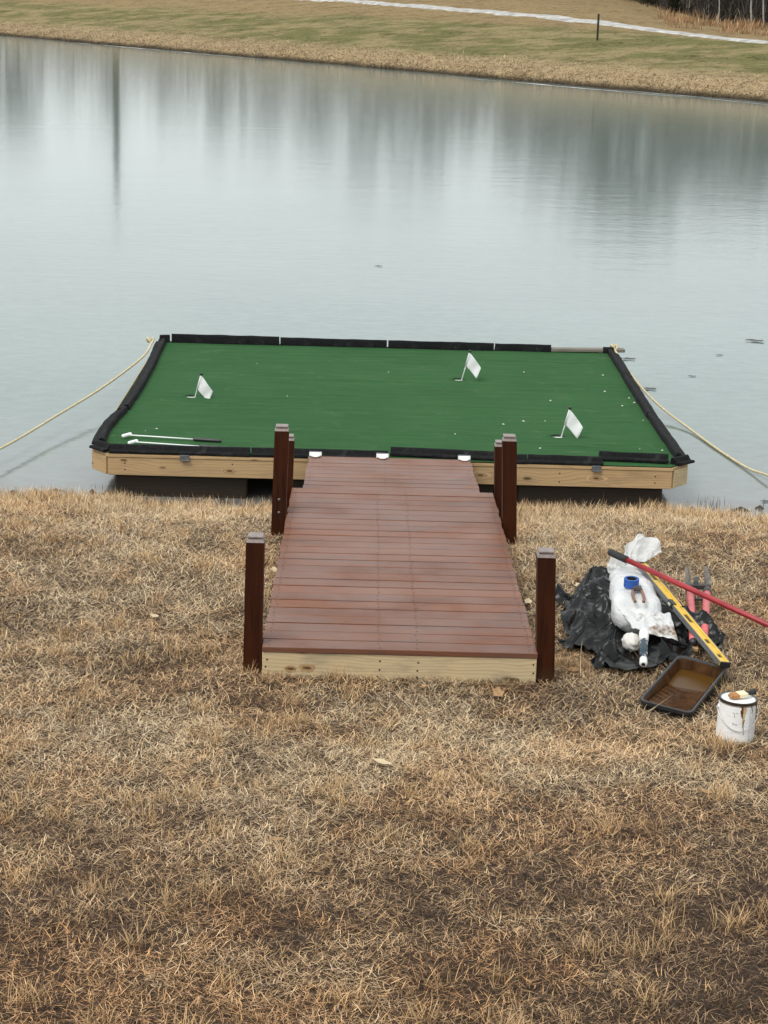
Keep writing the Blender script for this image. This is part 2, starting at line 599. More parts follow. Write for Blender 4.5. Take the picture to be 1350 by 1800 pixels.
# ------------------------------------------------------------------ mesh builder
class MB:
    def __init__(self):
        self.v = []
        self.f = []
        self.mi = []

    def add(self, vs_, fs_, mi=0, mtx=None):
        o = len(self.v)
        if mtx is not None:
            vs_ = [mtx @ Vector(q) for q in vs_]
        self.v.extend([tuple(q) for q in vs_])
        for f in fs_:
            self.f.append(tuple(i + o for i in f))
            self.mi.append(mi)
        return self

    def box(self, c, s, ch=0.0, mtx=None, mi=0):
        hx, hy, hz = s[0] / 2, s[1] / 2, s[2] / 2
        cx, cy, cz = c
        if ch <= 0:
            V = [(cx + a * hx, cy + b * hy, cz + d * hz) for a in (-1, 1) for b in (-1, 1) for d in (-1, 1)]
            F = [(0, 1, 3, 2), (4, 6, 7, 5), (0, 4, 5, 1), (2, 3, 7, 6), (0, 2, 6, 4), (1, 5, 7, 3)]
            return self.add(V, F, mi, mtx)
        V, idx = [], {}
        for a in (-1, 1):
            for b in (-1, 1):
                for d in (-1, 1):
                    for ax in range(3):
                        q = [cx + a * (hx - (0 if ax == 0 else ch)), cy + b * (hy - (0 if ax == 1 else ch)), cz + d * (hz - (0 if ax == 2 else ch))]
                        idx[(a, b, d, ax)] = len(V)
                        V.append(tuple(q))
        F = []
        g = lambda a, b, d, ax: idx[(a, b, d, ax)]
        for s_ in (-1, 1):
            F.append([g(s_, -1, -1, 0), g(s_, 1, -1, 0), g(s_, 1, 1, 0), g(s_, -1, 1, 0)][::s_])
            F.append([g(-1, s_, -1, 1), g(-1, s_, 1, 1), g(1, s_, 1, 1), g(1, s_, -1, 1)][::s_])
            F.append([g(-1, -1, s_, 2), g(1, -1, s_, 2), g(1, 1, s_, 2), g(-1, 1, s_, 2)][::s_])
        for a in (-1, 1):
            for b in (-1, 1):
                F.append([g(a, b, -1, 0), g(a, b, 1, 0), g(a, b, 1, 1), g(a, b, -1, 1)])
                F.append([g(a, -1, b, 0), g(a, 1, b, 0), g(a, 1, b, 2), g(a, -1, b, 2)])
                F.append([g(-1, a, b, 1), g(1, a, b, 1), g(1, a, b, 2), g(-1, a, b, 2)])
                for d in (-1, 1):
                    F.append([g(a, b, d, 0), g(a, b, d, 1), g(a, b, d, 2)])
        return self.add(V, F, mi, mtx)

    def tube(self, pts, rad, n=8, cap=True, mi=0, up=None):
        pts = [Vector(p) for p in pts]
        if not hasattr(rad, '__len__'):
            rad = [rad] * len(pts)
        V, F = [], []
        prev = None
        for i, p in enumerate(pts):
            t = (pts[min(i + 1, len(pts) - 1)] - pts[max(i - 1, 0)])
            if t.length < 1e-9:
                t = Vector((0, 0, 1))
            t.normalize()
            if prev is None:
                ref = up or (Vector((0, 0, 1)) if abs(t.z) < 0.9 else Vector((1, 0, 0)))
                a = t.cross(ref).normalized()
            else:
                a = (prev - t * prev.dot(t)).normalized()
            prev = a
            b = t.cross(a)
            for j in range(n):
                th = 2 * math.pi * j / n
                V.append(p + (a * math.cos(th) + b * math.sin(th)) * rad[i])
        for i in range(len(pts) - 1):
            for j in range(n):
                k = (j + 1) % n
                F.append((i * n + j, i * n + k, (i + 1) * n + k, (i + 1) * n + j))
        if cap:
            F.append(tuple(range(n))[::-1])
            F.append(tuple((len(pts) - 1) * n + j for j in range(n)))
        return self.add(V, F, mi)

    def lathe(self, prof, n=24, mtx=None, mi=0, close=True):
        V, F = [], []
        for r_, z_ in prof:
            for j in range(n):
                th = 2 * math.pi * j / n
                V.append((r_ * math.cos(th), r_ * math.sin(th), z_))
        for i in range(len(prof) - 1):
            for j in range(n):
                k = (j + 1) % n
                F.append((i * n + j, i * n + k, (i + 1) * n + k, (i + 1) * n + j))
        if close:
            F.append(tuple(range(n))[::-1])
            F.append(tuple((len(prof) - 1) * n + j for j in range(n)))
        return self.add(V, F, mi, mtx)

    def grid(self, fn, nu, nv, mi=0, wrap=False):
        V = [fn(i / nu, j / nv) for i in range(nu + 1) for j in range(nv + 1)]
        F = []
        for i in range(nu):
            for j in range(nv):
                a = i * (nv + 1) + j
                F.append((a, a + nv + 1, a + nv + 2, a + 1))
        return self.add(V, F, mi)


WORLD = {}


def build(name, mb, mats, parent=None, origin=None, smooth=False, solid=0.0, recalc=True, kind=None, merge=0.0):
    """Link one MB (written in world coordinates) as one object with its origin at `origin`."""
    if origin is None:
        a = np.array(mb.v)
        origin = ((a[:, 0].min() + a[:, 0].max()) / 2, (a[:, 1].min() + a[:, 1].max()) / 2, a[:, 2].min())
    org = Vector(origin)
    me = bpy.data.meshes.new(name)
    me.from_pydata([tuple(Vector(q) - org) for q in mb.v], [], mb.f)
    if not isinstance(mats, (list, tuple)):
        mats = [mats]
    for m_ in mats:
        me.materials.append(m_)
    if len(mats) > 1:
        me.polygons.foreach_set('material_index', mb.mi)
    if recalc or merge:
        bm = bmesh.new()
        bm.from_mesh(me)
        if merge:
            bmesh.ops.remove_doubles(bm, verts=bm.verts, dist=merge)
        bmesh.ops.recalc_face_normals(bm, faces=bm.faces)
        bm.to_mesh(me)
        bm.free()
    if smooth:
        me.polygons.foreach_set('use_smooth', [True] * len(me.polygons))
    o = bpy.data.objects.new(name, me)
    COL.objects.link(o)
    WORLD[o] = org.copy()
    if parent is not None:
        o.parent = parent
        o.location = org - WORLD[parent]
    else:
        o.location = org
    if solid:
        md = o.modifiers.new('thickness', 'SOLIDIFY')
        md.thickness = solid
        md.offset = 0
    if kind:
        o['kind'] = kind
    return o


def smooth_angle(o, deg=35):
    me = o.data
    bm = bmesh.new()
    bm.from_mesh(me)
    for f in bm.faces:
        f.smooth = True
    for e in bm.edges:
        if len(e.link_faces) == 2 and e.calc_face_angle(0) > R(deg):
            e.smooth = False
    bm.to_mesh(me)
    bm.free()
    return o


def thing(name, label, cat, loc, group=None):
    o = bpy.data.objects.new(name, None)
    COL.objects.link(o)
    o.location = loc
    o.empty_display_size = 0.1
    WORLD[o] = Vector(loc)
    return tag(o, label, cat, group)


def tag(o, label, cat, group=None):
    o['label'] = label
    o['category'] = cat
    if group:
        o['group'] = group
    return o


def fast_mesh(name, V, F3, mat, cols=None, kind=None, smooth=False, F4=None):
    """V (n,3), F3 (m,3) triangles, optional per-vertex colours."""
    me = bpy.data.meshes.new(name)
    me.vertices.add(len(V))
    me.vertices.foreach_set('co', np.asarray(V, np.float32).ravel())
    idx = np.asarray(F3, np.int32)
    m = len(idx)
    k = idx.shape[1]
    me.loops.add(m * k)
    me.loops.foreach_set('vertex_index', idx.ravel())
    me.polygons.add(m)
    me.polygons.foreach_set('loop_start', np.arange(0, m * k, k, dtype=np.int32))
    me.polygons.foreach_set('loop_total', np.full(m, k, np.int32))
    if cols is not None:
        at = me.color_attributes.new('col', 'FLOAT_COLOR', 'POINT')
        c4 = np.ones((len(V), 4), np.float32)
        c4[:, :3] = cols
        at.data.foreach_set('color', c4.ravel())
    me.materials.append(mat)
    me.update(calc_edges=True)
    if smooth:
        me.polygons.foreach_set('use_smooth', [True] * m)
    o = bpy.data.objects.new(name, me)
    COL.objects.link(o)
    WORLD[o] = Vector((0, 0, 0))
    if kind:
        o['kind'] = kind
    return o


# value noise on arrays
_lat = rng.random((256, 256))


def vnoise(x, y, oct_=4, rough=0.5):
    x = np.asarray(x, float)
    y = np.asarray(y, float)
    tot = np.zeros(np.broadcast(x, y).shape)
    amp, s, norm = 1.0, 1.0, 0.0
    for o in range(oct_):
        xx, yy = x * s + 17.3 * o, y * s + 9.1 * o
        ix, iy = np.floor(xx).astype(int), np.floor(yy).astype(int)
        fx, fy = xx - ix, yy - iy
        fx, fy = fx * fx * (3 - 2 * fx), fy * fy * (3 - 2 * fy)
        a = _lat[ix % 256, iy % 256]
        b = _lat[(ix + 1) % 256, iy % 256]
        c = _lat[ix % 256, (iy + 1) % 256]
        d = _lat[(ix + 1) % 256, (iy + 1) % 256]
        tot += amp * ((a * (1 - fx) + b * fx) * (1 - fy) + (c * (1 - fx) + d * fx) * fy)
        norm += amp
        amp *= rough
        s *= 2.03
    return tot / norm


# ------------------------------------------------------------------ the setting: near bank
GY = [-60, -10, 0, 4, 5, 6.5, 8, 9, 10.5, 11.7, 12.5, 13.1, 13.5, 13.9, 15, 17, 22]
GZ = [4.0, 1.75, 1.2, .83, .74, .62, .49, .41, .375, .335, .25, .15, .06, -.06, -.45, -.9, -1.2]


def gz(x, y):
    x = np.asarray(x, float)
    y = np.asarray(y, float)
    ys = y + 0.75 * (vnoise(x * 0.9 + 40, x * 0 + 3.3, 3) - 0.5) * np.clip((y - 11.5) / 1.5, 0, 1)
    b = np.interp(ys, GY, GZ)
    return b + 0.05 * (vnoise(x * 1.1 + 5, y * 1.1 + 5, 3) - 0.5) + 0.016 * (vnoise(x * 6, y * 6, 2) - 0.5)


def terrain(name, xs, ys, fn, mat, cols=None):
    X, Y = np.meshgrid(xs, ys, indexing='ij')
    Z = fn(X, Y)
    V = np.stack([X, Y, Z], -1).reshape(-1, 3)
    ny = len(ys)
    i, j = np.meshgrid(np.arange(len(xs) - 1), np.arange(ny - 1), indexing='ij')
    a = (i * ny + j).ravel()
    F = np.stack([a, a + ny, a + ny + 1, a + 1], -1)
    c = cols(X, Y).reshape(-1, 3) if cols else None
    return fast_mesh(name, V, F, mat, c, 'structure', True)


xs = np.concatenate([np.linspace(-120, -6, 40)[:-1], np.linspace(-6, 6, 161), np.linspace(6, 120, 40)[1:]])
ys = np.concatenate([np.linspace(-60, 3, 22)[:-1], np.linspace(3, 15, 161), np.linspace(15, 22, 8)[1:]])
terrain('near_bank', xs, ys, gz, M['soil'])

# the wide ground sheet under everything, out to the horizon
gm = MB()
gm.add([(-2500, -2500, -1.6), (2500, -2500, -1.6), (2500, 2500, -1.6), (-2500, 2500, -1.6)], [(0, 1, 2, 3)])
build('ground', gm, M['field'], kind='structure', recalc=False)

# pond surface
wm = MB()
wm.add([(-260, 12.0, 0), (120, 12.0, 0), (120, 420, 0), (-260, 420, 0)], [(0, 1, 2, 3)])
build('pond_water', wm, M['water'], kind='structure', recalc=False, origin=(0, 0, 0))

# far bank: t = metres inland from the far water line, s = metres along it (0 at the right of the frame)
P0 = np.array([15.9, 79.5])
DS = np.array([0.514, -0.858])
DN = np.array([0.858, 0.514])


def far_h(s, t):
    fx = P0[0] + s * DS[0] + t * DN[0]
    fy = P0[1] + s * DS[1] + t * DN[1]
    right = 1 / (1 + np.exp(-(fx - 15.5 - 0.17 * (fy - 110)) / 2.2))
    lip = 0.45 * (1 - np.exp(-np.clip(t, 0, None) / 0.8))
    tt = np.clip(t, 0, None)
    lo = 0.128 * np.minimum(tt, 11.5)
    left = 0.105 * np.clip(tt - 11.5, 0, 14) + 0.05 * np.clip(tt - 25.5, 0, 40)
    rgt = 0.018 * np.clip(tt - 11.5, 0, 70)
    h = lip + lo + left * (1 - right) + rgt * right
    h = h + 0.25 * (vnoise(s * 0.12, t * 0.12, 3) - 0.5) * np.clip(tt / 4, 0, 1)
    h = h + 0.10 * (vnoise(s * 0.9, t * 0.9, 3) - 0.5)
    return np.where(t < 0, 0.45 * t, h)


def shore_wob(s):
    return 0.9 * (vnoise(s * 0.12 + 9, s * 0 + 2.2, 3) - 0.5) + 0.5 * (vnoise(s * 0.7 + 3, s * 0 + 7.7, 2) - 0.5)


def far_pt(s, t):
    s = np.asarray(s, float)
    t = np.asarray(t, float)
    w = shore_wob(s) * np.clip(1 - t / 9.0, 0, 1)
    p = P0 + s[..., None] * DS + (t + w)[..., None] * DN
    return np.concatenate([p, far_h(s, t)[..., None]], -1)


ss = np.concatenate([np.linspace(-300, -125, 40)[:-1], np.linspace(-125, 35, 420), np.linspace(35, 160, 30)[1:]])
tt = np.concatenate([np.linspace(-2, 5, 50)[:-1], np.linspace(5, 30, 90)[:-1], np.linspace(30, 260, 60)])
S, T = np.meshgrid(ss, tt, indexing='ij')
FV = far_pt(S, T).reshape(-1, 3)
nt_ = len(tt)
i_, j_ = np.meshgrid(np.arange(len(ss) - 1), np.arange(nt_ - 1), indexing='ij')
a_ = (i_ * nt_ + j_).ravel()
FF = np.stack([a_, a_ + 1, a_ + nt_ + 1, a_ + nt_], -1)
STRAW = np.array([0.43, 0.325, 0.19])
GREEN = np.array([0.170, 0.165, 0.068])
TAN = np.array([0.30, 0.225, 0.12])
PALE = np.array([0.33, 0.265, 0.145])
MUDC = np.array([0.05, 0.038, 0.026])
wob = 1.6 * (vnoise(S * 0.10, T * 0.25, 4) - 0.5)
k1 = np.clip((T + wob - 1.6) / 2.6, 0, 1)[..., None]
k2 = np.clip((T + 2 * wob - 13.5) / 3.0, 0, 1)[..., None]
k0 = np.clip((T - 0.10) / 0.35, 0, 1)[..., None]
pt = np.clip((vnoise(S * 0.42 + 4, T * 0.60 + 9, 5, 0.65) - 0.44) * 6, 0, 1)[..., None]
lawn = GREEN * (1 - 0.75 * pt) + PALE * 0.75 * pt
cc = STRAW * (1 - k1) + lawn * k1
cc = cc * (1 - k2) + TAN * k2
cc = MUDC * (1 - k0) + cc * k0
fast_mesh('far_bank', FV, FF, M['far'], cc.reshape(-1, 3), 'structure', True)

# gravel track across the far rise
rc0, rdir = np.array([19.6, 101.0]), np.array([-0.372, 0.928])
rn = np.array([0.928, 0.372])


def st_of(p):
    d = p - P0
    return d @ DS, d @ DN


rv, rf = [], []
us = np.linspace(-60, 140, 201)
for u in us:
    for w_ in (-1.15, -0.45, 0.45, 1.15):
        ww = w_ * (1 + 0.30 * mn.noise(Vector((u * 0.7, w_, 0)))) + 1.1 * math.sin(u * 0.045)
        p = rc0 + rdir * u + rn * ww
        s_, t_ = st_of(p)
        rv.append((p[0], p[1], float(far_h(np.array(s_), np.array(t_))) + (0.07 if abs(w_) < 0.5 else -0.12)))
for i in range(200):
    for j in range(3):
        a = i * 4 + j
        rf.append((a, a + 1, a + 5, a + 4))
rm = MB()
rm.add(rv, rf)
build('gravel_road', rm, M['gravel'], kind='structure', smooth=True)

# thin frozen lines near the far shore and across the pond
im = MB()


def ice_line(pts, w0):
    n = len(pts)
    V, F = [], []
    for i, p in enumerate(pts):
        w_ = w0 * math.sin(math.pi * (i + 0.4) / n) * max(0.02, 0.45 + 1.1 * mn.noise(Vector((i * 0.23, w0 * 31, n)))) * (0.6 + 0.6 * random.random())
        d = Vector(pts[min(i + 1, n - 1)]) - Vector(pts[max(i - 1, 0)])
        q = Vector((-d.y, d.x)).normalized()
        V += [(p[0] - q.x * w_, p[1] - q.y * w_, 0.005), (p[0] + q.x * w_, p[1] + q.y * w_, 0.005)]
    for i in range(n - 1):
        F.append((2 * i, 2 * i + 1, 2 * i + 3, 2 * i + 2))
    im.add(V, F)


def shore_line(s0, s1, off, w_):
    pts = []
    n = int(abs(s1 - s0) / 0.5)
    for i in range(n + 1):
        s_ = s0 + (s1 - s0) * i / n
        q = P0 + DS * s_ + DN * (off + 0.8 * float(shore_wob(np.array(s_))) + 0.25 * mn.noise(Vector((s_ * 0.3, off, 0))))
        pts.append((q[0], q[1]))
    ice_line(pts, w_)


shore_line(-22, 4, -1.3, 0.22)
shore_line(-72, -42, -0.75, 0.2)
shore_line(-100, -88, -0.6, 0.25)
shore_line(-12, 2, -0.55, 0.08)
for (x0, y0, x1, y1) in [(-11.0, 53.3, -6.6, 54.2), (-6.6, 54.2, -1.5, 56.0)]:
    pts = [(x0 + (x1 - x0) * i / 30, y0 + (y1 - y0) * i / 30 + 0.12 * mn.noise(Vector((i * 0.4, x0, 0)))) for i in range(31)]
    ice_line(pts, 0.03)
build('shore_ice', im, M['bank_ice'], kind='structure', recalc=False)


# ------------------------------------------------------------------ grass (one mass)
def blades(base, length, width, az, lean, curl, colA, colB, segs=3):
    """Curved tapering ribbons. Returns V, F3, cols."""
    n = len(base)
    d = np.stack([np.cos(az), np.sin(az)], -1)
    side = np.stack([-d[:, 1], d[:, 0], np.zeros(n)], -1)
    tw = rng.uniform(-0.6, 0.6, n)
    side = side + np.stack([d[:, 0] * tw, d[:, 1] * tw, np.zeros(n)], -1)
    side /= np.linalg.norm(side, axis=1)[:, None]
    pos = base.copy()
    rings, cols = [], []
    ang = lean.copy()
    bend = rng.normal(0, 0.22, n)
    hd = az.copy()
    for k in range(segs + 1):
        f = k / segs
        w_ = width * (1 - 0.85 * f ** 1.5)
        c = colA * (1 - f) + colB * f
        if k < segs:
            rings += [pos - side * w_[:, None] / 2, pos + side * w_[:, None] / 2]
            cols += [c, c]
        else:
            rings += [pos]
            cols += [c]
        st = length / segs
        pos = pos + np.stack([np.cos(hd) * np.sin(ang) * st, np.sin(hd) * np.sin(ang) * st, np.cos(ang) * st], -1)
        ang = np.clip(ang + curl, 0.0, 1.9)
        hd = hd + bend
    nv = 2 * segs + 1
    V = np.stack(rings, 1).reshape(-1, 3)
    C = np.stack(cols, 1).reshape(-1, 3)
    F = []
    b = (np.arange(n) * nv)[:, None]
    for k in range(segs - 1):
        F.append(b + np.array([[2 * k, 2 * k + 1, 2 * k + 3]]))
        F.append(b + np.array([[2 * k, 2 * k + 3, 2 * k + 2]]))
    F.append(b + np.array([[2 * segs - 2, 2 * segs - 1, 2 * segs]]))
    return V, np.stack(F, 1).reshape(-1, 3), C


def join(parts):
    V, F, C, o = [], [], [], 0
    for v, f, c in parts:
        V.append(v)
        F.append(f + o)
        C.append(c)
        o += len(v)
    return np.concatenate(V), np.concatenate(F), np.concatenate(C)


def near_spots(n, y0=4.5, y1=13.95, wpow=1.0):
    """Random ground points in the wedge the camera sees, plus a wide margin."""
    y = y0 + (y1 - y0) * rng.random(n * 2) ** wpow
    half = 0.215 * y + 0.75
    keep = rng.random(n * 2) < half / (0.215 * y1 + 0.75)
    y = y[keep][:n]
    x = rng.uniform(-1, 1, len(y)) * (0.215 * y + 0.75) + 0.012 * y
    ok = gz(x, y) > 0.015
    return x[ok], y[ok]


def under(x, y):
    """ground covered by the walkway, tray or can, where nothing grows up"""
    a = (x > -0.45) & (x < 0.86) & (y > 9.0) & (y < 13.2)
    b = (x - 1.69) ** 2 + (y - 8.1) ** 2 < 0.075 ** 2
    # the roller tray, in its own slanted axes
    dx, dy = x - 1.625, y - 9.29
    det = 0.217 * -0.69 - (-0.295) * -0.19
    ta = (dx * -0.69 - (-0.295) * dy) / det
    tb = (0.217 * dy - (-0.19) * dx) / det
    c = (ta > -0.04) & (ta < 1.04) & (tb > -0.03) & (tb < 1.05)
    return a | b | c


def pal(n, x, y):
    """straw colours: patches of pale, golden, grey and brown dead grass"""
    pale = np.array([0.86, 0.665, 0.425])
    gold = np.array([0.68, 0.455, 0.235])
    grey = np.array([0.46, 0.325, 0.195])
    brown = np.array([0.185, 0.106, 0.060])
    dark = np.array([0.050, 0.031, 0.021])
    p1 = vnoise(x * 0.9 + 3, y * 0.9 + 8, 4, 0.6)
    p2 = vnoise(x * 4.2 + 13, y * 4.2 + 1, 4, 0.7)
    p3 = vnoise(x * 2.7 + 31, y * 2.7 + 60, 4, 0.65)
    # the lawn is browner up the slope (towards the camera), straw-coloured near the water,
    # and darker in a soft patch beside the walkway's foot
    low = np.clip((7.5 - y) / 1.5, 0, 1)
    shore = np.clip((y - 11.4) / 1.5, 0, 1)
    dark_patch = np.exp(-((x - 0.95) / 0.75) ** 2 - ((y - 8.75) / 0.45) ** 2)
    u = 0.5 + 1.12 * (rng.random(n) - 0.5) + 0.50 * (p1 - 0.5) + 1.05 * (p2 - 0.5) - 0.29 * low + 0.16 * shore - 0.22 * dark_patch + 0.075
    c = np.empty((n, 3))
    st = [(0.20, dark), (0.40, brown), (0.62, grey), (0.84, gold), (9, pale)]
    out = np.zeros(n, bool)
    for lim, col in st:
        m_ = (~out) & (u < lim)
        c[m_] = col
        out |= m_
    c *= rng.uniform(0.65, 1.25, n)[:, None]
    # foxy patches and grey patches
    fox = np.clip((p3 - 0.54) * 5, 0, 0.34)[:, None]
    gry = np.clip((0.45 - p3) * 5, 0, 0.35)[:, None]
    c = c * (1 - fox) + c * np.array([1.12, 0.84, 0.62]) * fox
    c = c * (1 - gry) + c * np.array([0.92, 0.97, 1.08]) * gry
    lw = 0.55 * low[:, None]
    c = c * (1 - lw) + c * np.array([1.04, 0.90, 0.80]) * lw
    return c


def make_grass():
    parts = []
    # matted layer
    n = 520000
    x, y = near_spots(n, wpow=1.2)
    m_ = ~under(x, y)
    x, y = x[m_], y[m_]
    n = len(x)
    z = gz(x, y) + rng.uniform(0.0, 0.022, n)
    c = pal(n, x, y)
    sc = 0.75 + 0.04 * y
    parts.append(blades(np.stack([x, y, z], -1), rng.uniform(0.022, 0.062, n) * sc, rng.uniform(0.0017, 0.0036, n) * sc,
                        rng.uniform(0, 2 * math.pi, n), rng.uniform(1.0, 1.62, n), rng.uniform(-0.14, 0.20, n), c * 0.65, c * 1.1, 2))  # roots darker than tips, here and below: gap shade put into blade colour
    # upright tufts
    nt = 7500
    tx, ty = near_spots(nt, wpow=1.1)
    dens = vnoise(tx * 1.4 + 7, ty * 1.4 + 2, 3, 0.6) + 0.10 * np.clip((ty - 12), 0, 1.2) + 0.06 * np.clip(7.2 - ty, 0, 1)
    keep = dens > 0.50
    tx, ty, dens = tx[keep], ty[keep], dens[keep]
    per = 16
    x = np.repeat(tx, per) + rng.normal(0, 0.022, len(tx) * per)
    y = np.repeat(ty, per) + rng.normal(0, 0.022, len(tx) * per)
    tc_ = np.repeat(rng.random(len(tx)), per)
    m_ = ~under(x, y)
    x, y, tc_ = x[m_], y[m_], tc_[m_]
    n = len(x)
    z = gz(x, y)
    c = pal(n, x, y) * 0.75 + 0.25 * np.array([0.54, 0.37, 0.19]) * (0.3 + 1.2 * tc_)[:, None]
    shore = np.clip((y - 12.2) / 1.0, 0, 1)
    L = rng.uniform(0.024, 0.055, n) * (1 + 0.9 * shore)
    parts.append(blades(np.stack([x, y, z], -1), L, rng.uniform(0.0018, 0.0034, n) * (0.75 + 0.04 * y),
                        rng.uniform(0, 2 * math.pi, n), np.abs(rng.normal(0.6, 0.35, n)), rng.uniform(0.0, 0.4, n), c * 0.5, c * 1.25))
    # larger golden clumps
    tx, ty = near_spots(300, wpow=1.0)
    nt = len(tx)
    per = 46
    x = np.repeat(tx, per) + rng.normal(0, 0.03, nt * per)
    y = np.repeat(ty, per) + rng.normal(0, 0.03, nt * per)
    m_ = ~under(x, y)
    x, y = x[m_], y[m_]
    n = len(x)
    c = np.array([0.64, 0.42, 0.21]) * rng.uniform(0.5, 1.15, n)[:, None]
    parts.append(blades(np.stack([x, y, gz(x, y)], -1), rng.uniform(0.06, 0.115, n), rng.uniform(0.002, 0.0038, n),
                        rng.uniform(0, 2 * math.pi, n), np.abs(rng.normal(0.5, 0.3, n)), rng.uniform(0.05, 0.4, n), c * 0.7, c * 1.15))
    # shaggy fringe along the water
    n = 70000
    x = rng.uniform(-4.3, 4.6, n)
    y = 14.0 - np.abs(rng.normal(0, 0.55, n))
    m_ = (~under(x, y)) & (gz(x, y) > 0.012) & (vnoise(x * 1.7, y * 1.7 + 30, 3, 0.6) > 0.36 + 0.25 * rng.random(n))
    x, y = x[m_], y[m_]
    n = len(x)
    c = pal(n, x, y) * 0.6 + 0.4 * np.array([0.50, 0.335, 0.165])
    parts.append(blades(np.stack([x, y, gz(x, y)], -1), rng.uniform(0.06, 0.15, n), rng.uniform(0.003, 0.0052, n),
                        rng.uniform(0, 2 * math.pi, n), np.abs(rng.normal(0.55, 0.4, n)), rng.uniform(0.0, 0.45, n), c * 0.65, c * 1.15))
    # lone stalks
    n = 260
    x, y = near_spots(n, 5, 13.7, 0.6)
    n = len(x)
    m_ = ~under(x, y)
    x, y = x[m_], y[m_]
    n = len(x)
    c = np.array([0.58, 0.46, 0.28]) * rng.uniform(0.6, 1.1, n)[:, None]
    parts.append(blades(np.stack([x, y, gz(x, y) + 0.01], -1), rng.uniform(0.10, 0.24, n), rng.uniform(0.003, 0.0045, n),
                        rng.uniform(0, 2 * math.pi, n), rng.uniform(0.5, 1.5, n), rng.uniform(-0.1, 0.3, n), c, c, 4) if False else
                 blades(np.stack([x, y, gz(x, y) + 0.012], -1), rng.uniform(0.10, 0.22, n), rng.uniform(0.003, 0.0045, n),
                        rng.uniform(0, 2 * math.pi, n), rng.uniform(0.6, 1.5, n), rng.uniform(-0.15, 0.25, n), c, c))
    V, F, C = join(parts)
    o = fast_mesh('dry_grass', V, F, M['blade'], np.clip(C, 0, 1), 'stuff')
    return o


make_grass()


def make_far_grass():
    parts = []
    n = 52000
    s_ = rng.uniform(-118, 22, n)
    t_ = np.abs(rng.normal(0.1, 1.5, n)) + 0.05
    p = far_pt(s_, t_)
    d = np.hypot(p[:, 0], p[:, 1])
    pn = vnoise(s_ * 0.6, t_ * 1.2, 3)
    c = np.array([0.43, 0.33, 0.20])[None] * (0.12 + 1.6 * pn)[:, None] * rng.uniform(0.7, 1.2, n)[:, None]
    fr = np.clip(1 - t_ / 0.9, 0, 1)[:, None]
    c = c * (1 - 0.6 * fr)
    parts.append(blades(p, rng.uniform(0.05, 0.17, n) * (0.1 + 1.4 * pn), 0.02 + 0.03 * rng.random(n), rng.uniform(0, 6.28, n),
                        np.abs(rng.normal(0.95, 0.4, n)), rng.uniform(0, 0.5, n), c * 0.75, c * 1.1))
    V, F, C = join(parts)
    fast_mesh('far_bank_tussocks', V, F, M['blade'], np.clip(C, 0, 1), 'stuff')
    # rust-coloured broomsedge below the wood on the right
    n = 26000
    wx, wy = rng.uniform(14, 40, n), rng.uniform(96, 132, n)
    d_ = np.stack([wx, wy], -1) - P0
    s_, t_ = d_ @ DS, d_ @ DN
    p = far_pt(s_, t_)
    pn = vnoise(s_ * 0.5, t_ * 0.5, 3)
    keep = (pn > 0.47) & (rng.random(n) < 0.6) & (wx > 16.5 + 0.10 * (wy - 110)) & (t_ > 18 + 5 * rng.random(n))
    p, pn = p[keep], pn[keep]
    n = len(p)
    c = np.array([0.44, 0.27, 0.14])[None] * rng.uniform(0.5, 1.25, n)[:, None]
    V, F, C = blades(p, rng.uniform(0.3, 0.9, n) * (3.2 * (pn - 0.40) + 0.15), 0.03 + 0.03 * rng.random(n), rng.uniform(0, 6.28, n),
                     np.abs(rng.normal(0.2, 0.15, n)), rng.uniform(0, 0.3, n), c * 0.7, c * 1.15)
    fast_mesh('broomsedge', V, F, M['blade'], np.clip(C, 0, 1), 'stuff')


make_far_grass()


# ------------------------------------------------------------------ trees, brush, poles of the far rise
def tree_parts(seed, h):
    """a bare winter tree at the origin: trunk with limbs (MB), twigs (arrays)"""
    rd = random.Random(seed)
    tm = MB()
    tw = []

    def branch(p, d, L, r, depth):
        n = 4 if depth < 2 else 3
        pts, rad = [p.copy()], [r]
        dd = d.copy()
        for i in range(n):
            dd = (dd + Vector((rd.uniform(-1, 1), rd.uniform(-1, 1), rd.uniform(-0.3, 0.5))) * (0.10 + 0.07 * depth)).normalized()
            p = p + dd * (L / n)
            pts.append(p.copy())
            rad.append(r * (1 - 0.6 * (i + 1) / n))
        if depth < 2:
            tm.tube(pts, rad, 6 if depth == 0 else 4, False)
        else:
            for i in range(n):
                tw.append((pts[i], pts[i + 1], rad[i]))
        if depth >= 4:
            return
        k = [13, 6, 5, 3][depth]
        for i in range(k):
            f = rd.uniform(0.35 if depth == 0 else 0.2, 1.0)
            a = f * n
            i0 = min(int(a), n - 1)
            q = pts[i0].lerp(pts[i0 + 1], a - i0)
            az = rd.uniform(0, 6.28)
            spread = rd.uniform(0.35, 0.85)
            nd = (dd * (1 - 0.35 * spread) + Vector((math.cos(az), math.sin(az), rd.uniform(-0.1, 0.5))) * spread).normalized()
            branch(q, nd, L * rd.uniform(0.38, 0.62), max(0.008, rad[i0] * 0.5), depth + 1)

    branch(Vector((0, 0, -0.2)), Vector((rd.uniform(-0.05, 0.05), rd.uniform(-0.05, 0.05), 1)), h * 0.75, h * 0.0105, 0)
    V, F = [], []
    for a, b, r_ in tw:
        w_ = max(0.020, r_)
        az = rd.uniform(0, 3.14)
        sd_ = Vector((math.cos(az), math.sin(az), 0)) * w_
        o = len(V)
        V += [a - sd_, a + sd_, b + sd_ * 0.6, b - sd_ * 0.6]
        F += [(o, o + 1, o + 2, o + 3)]
    cm = MB()
    cm.add(V, F)
    return tm, cm


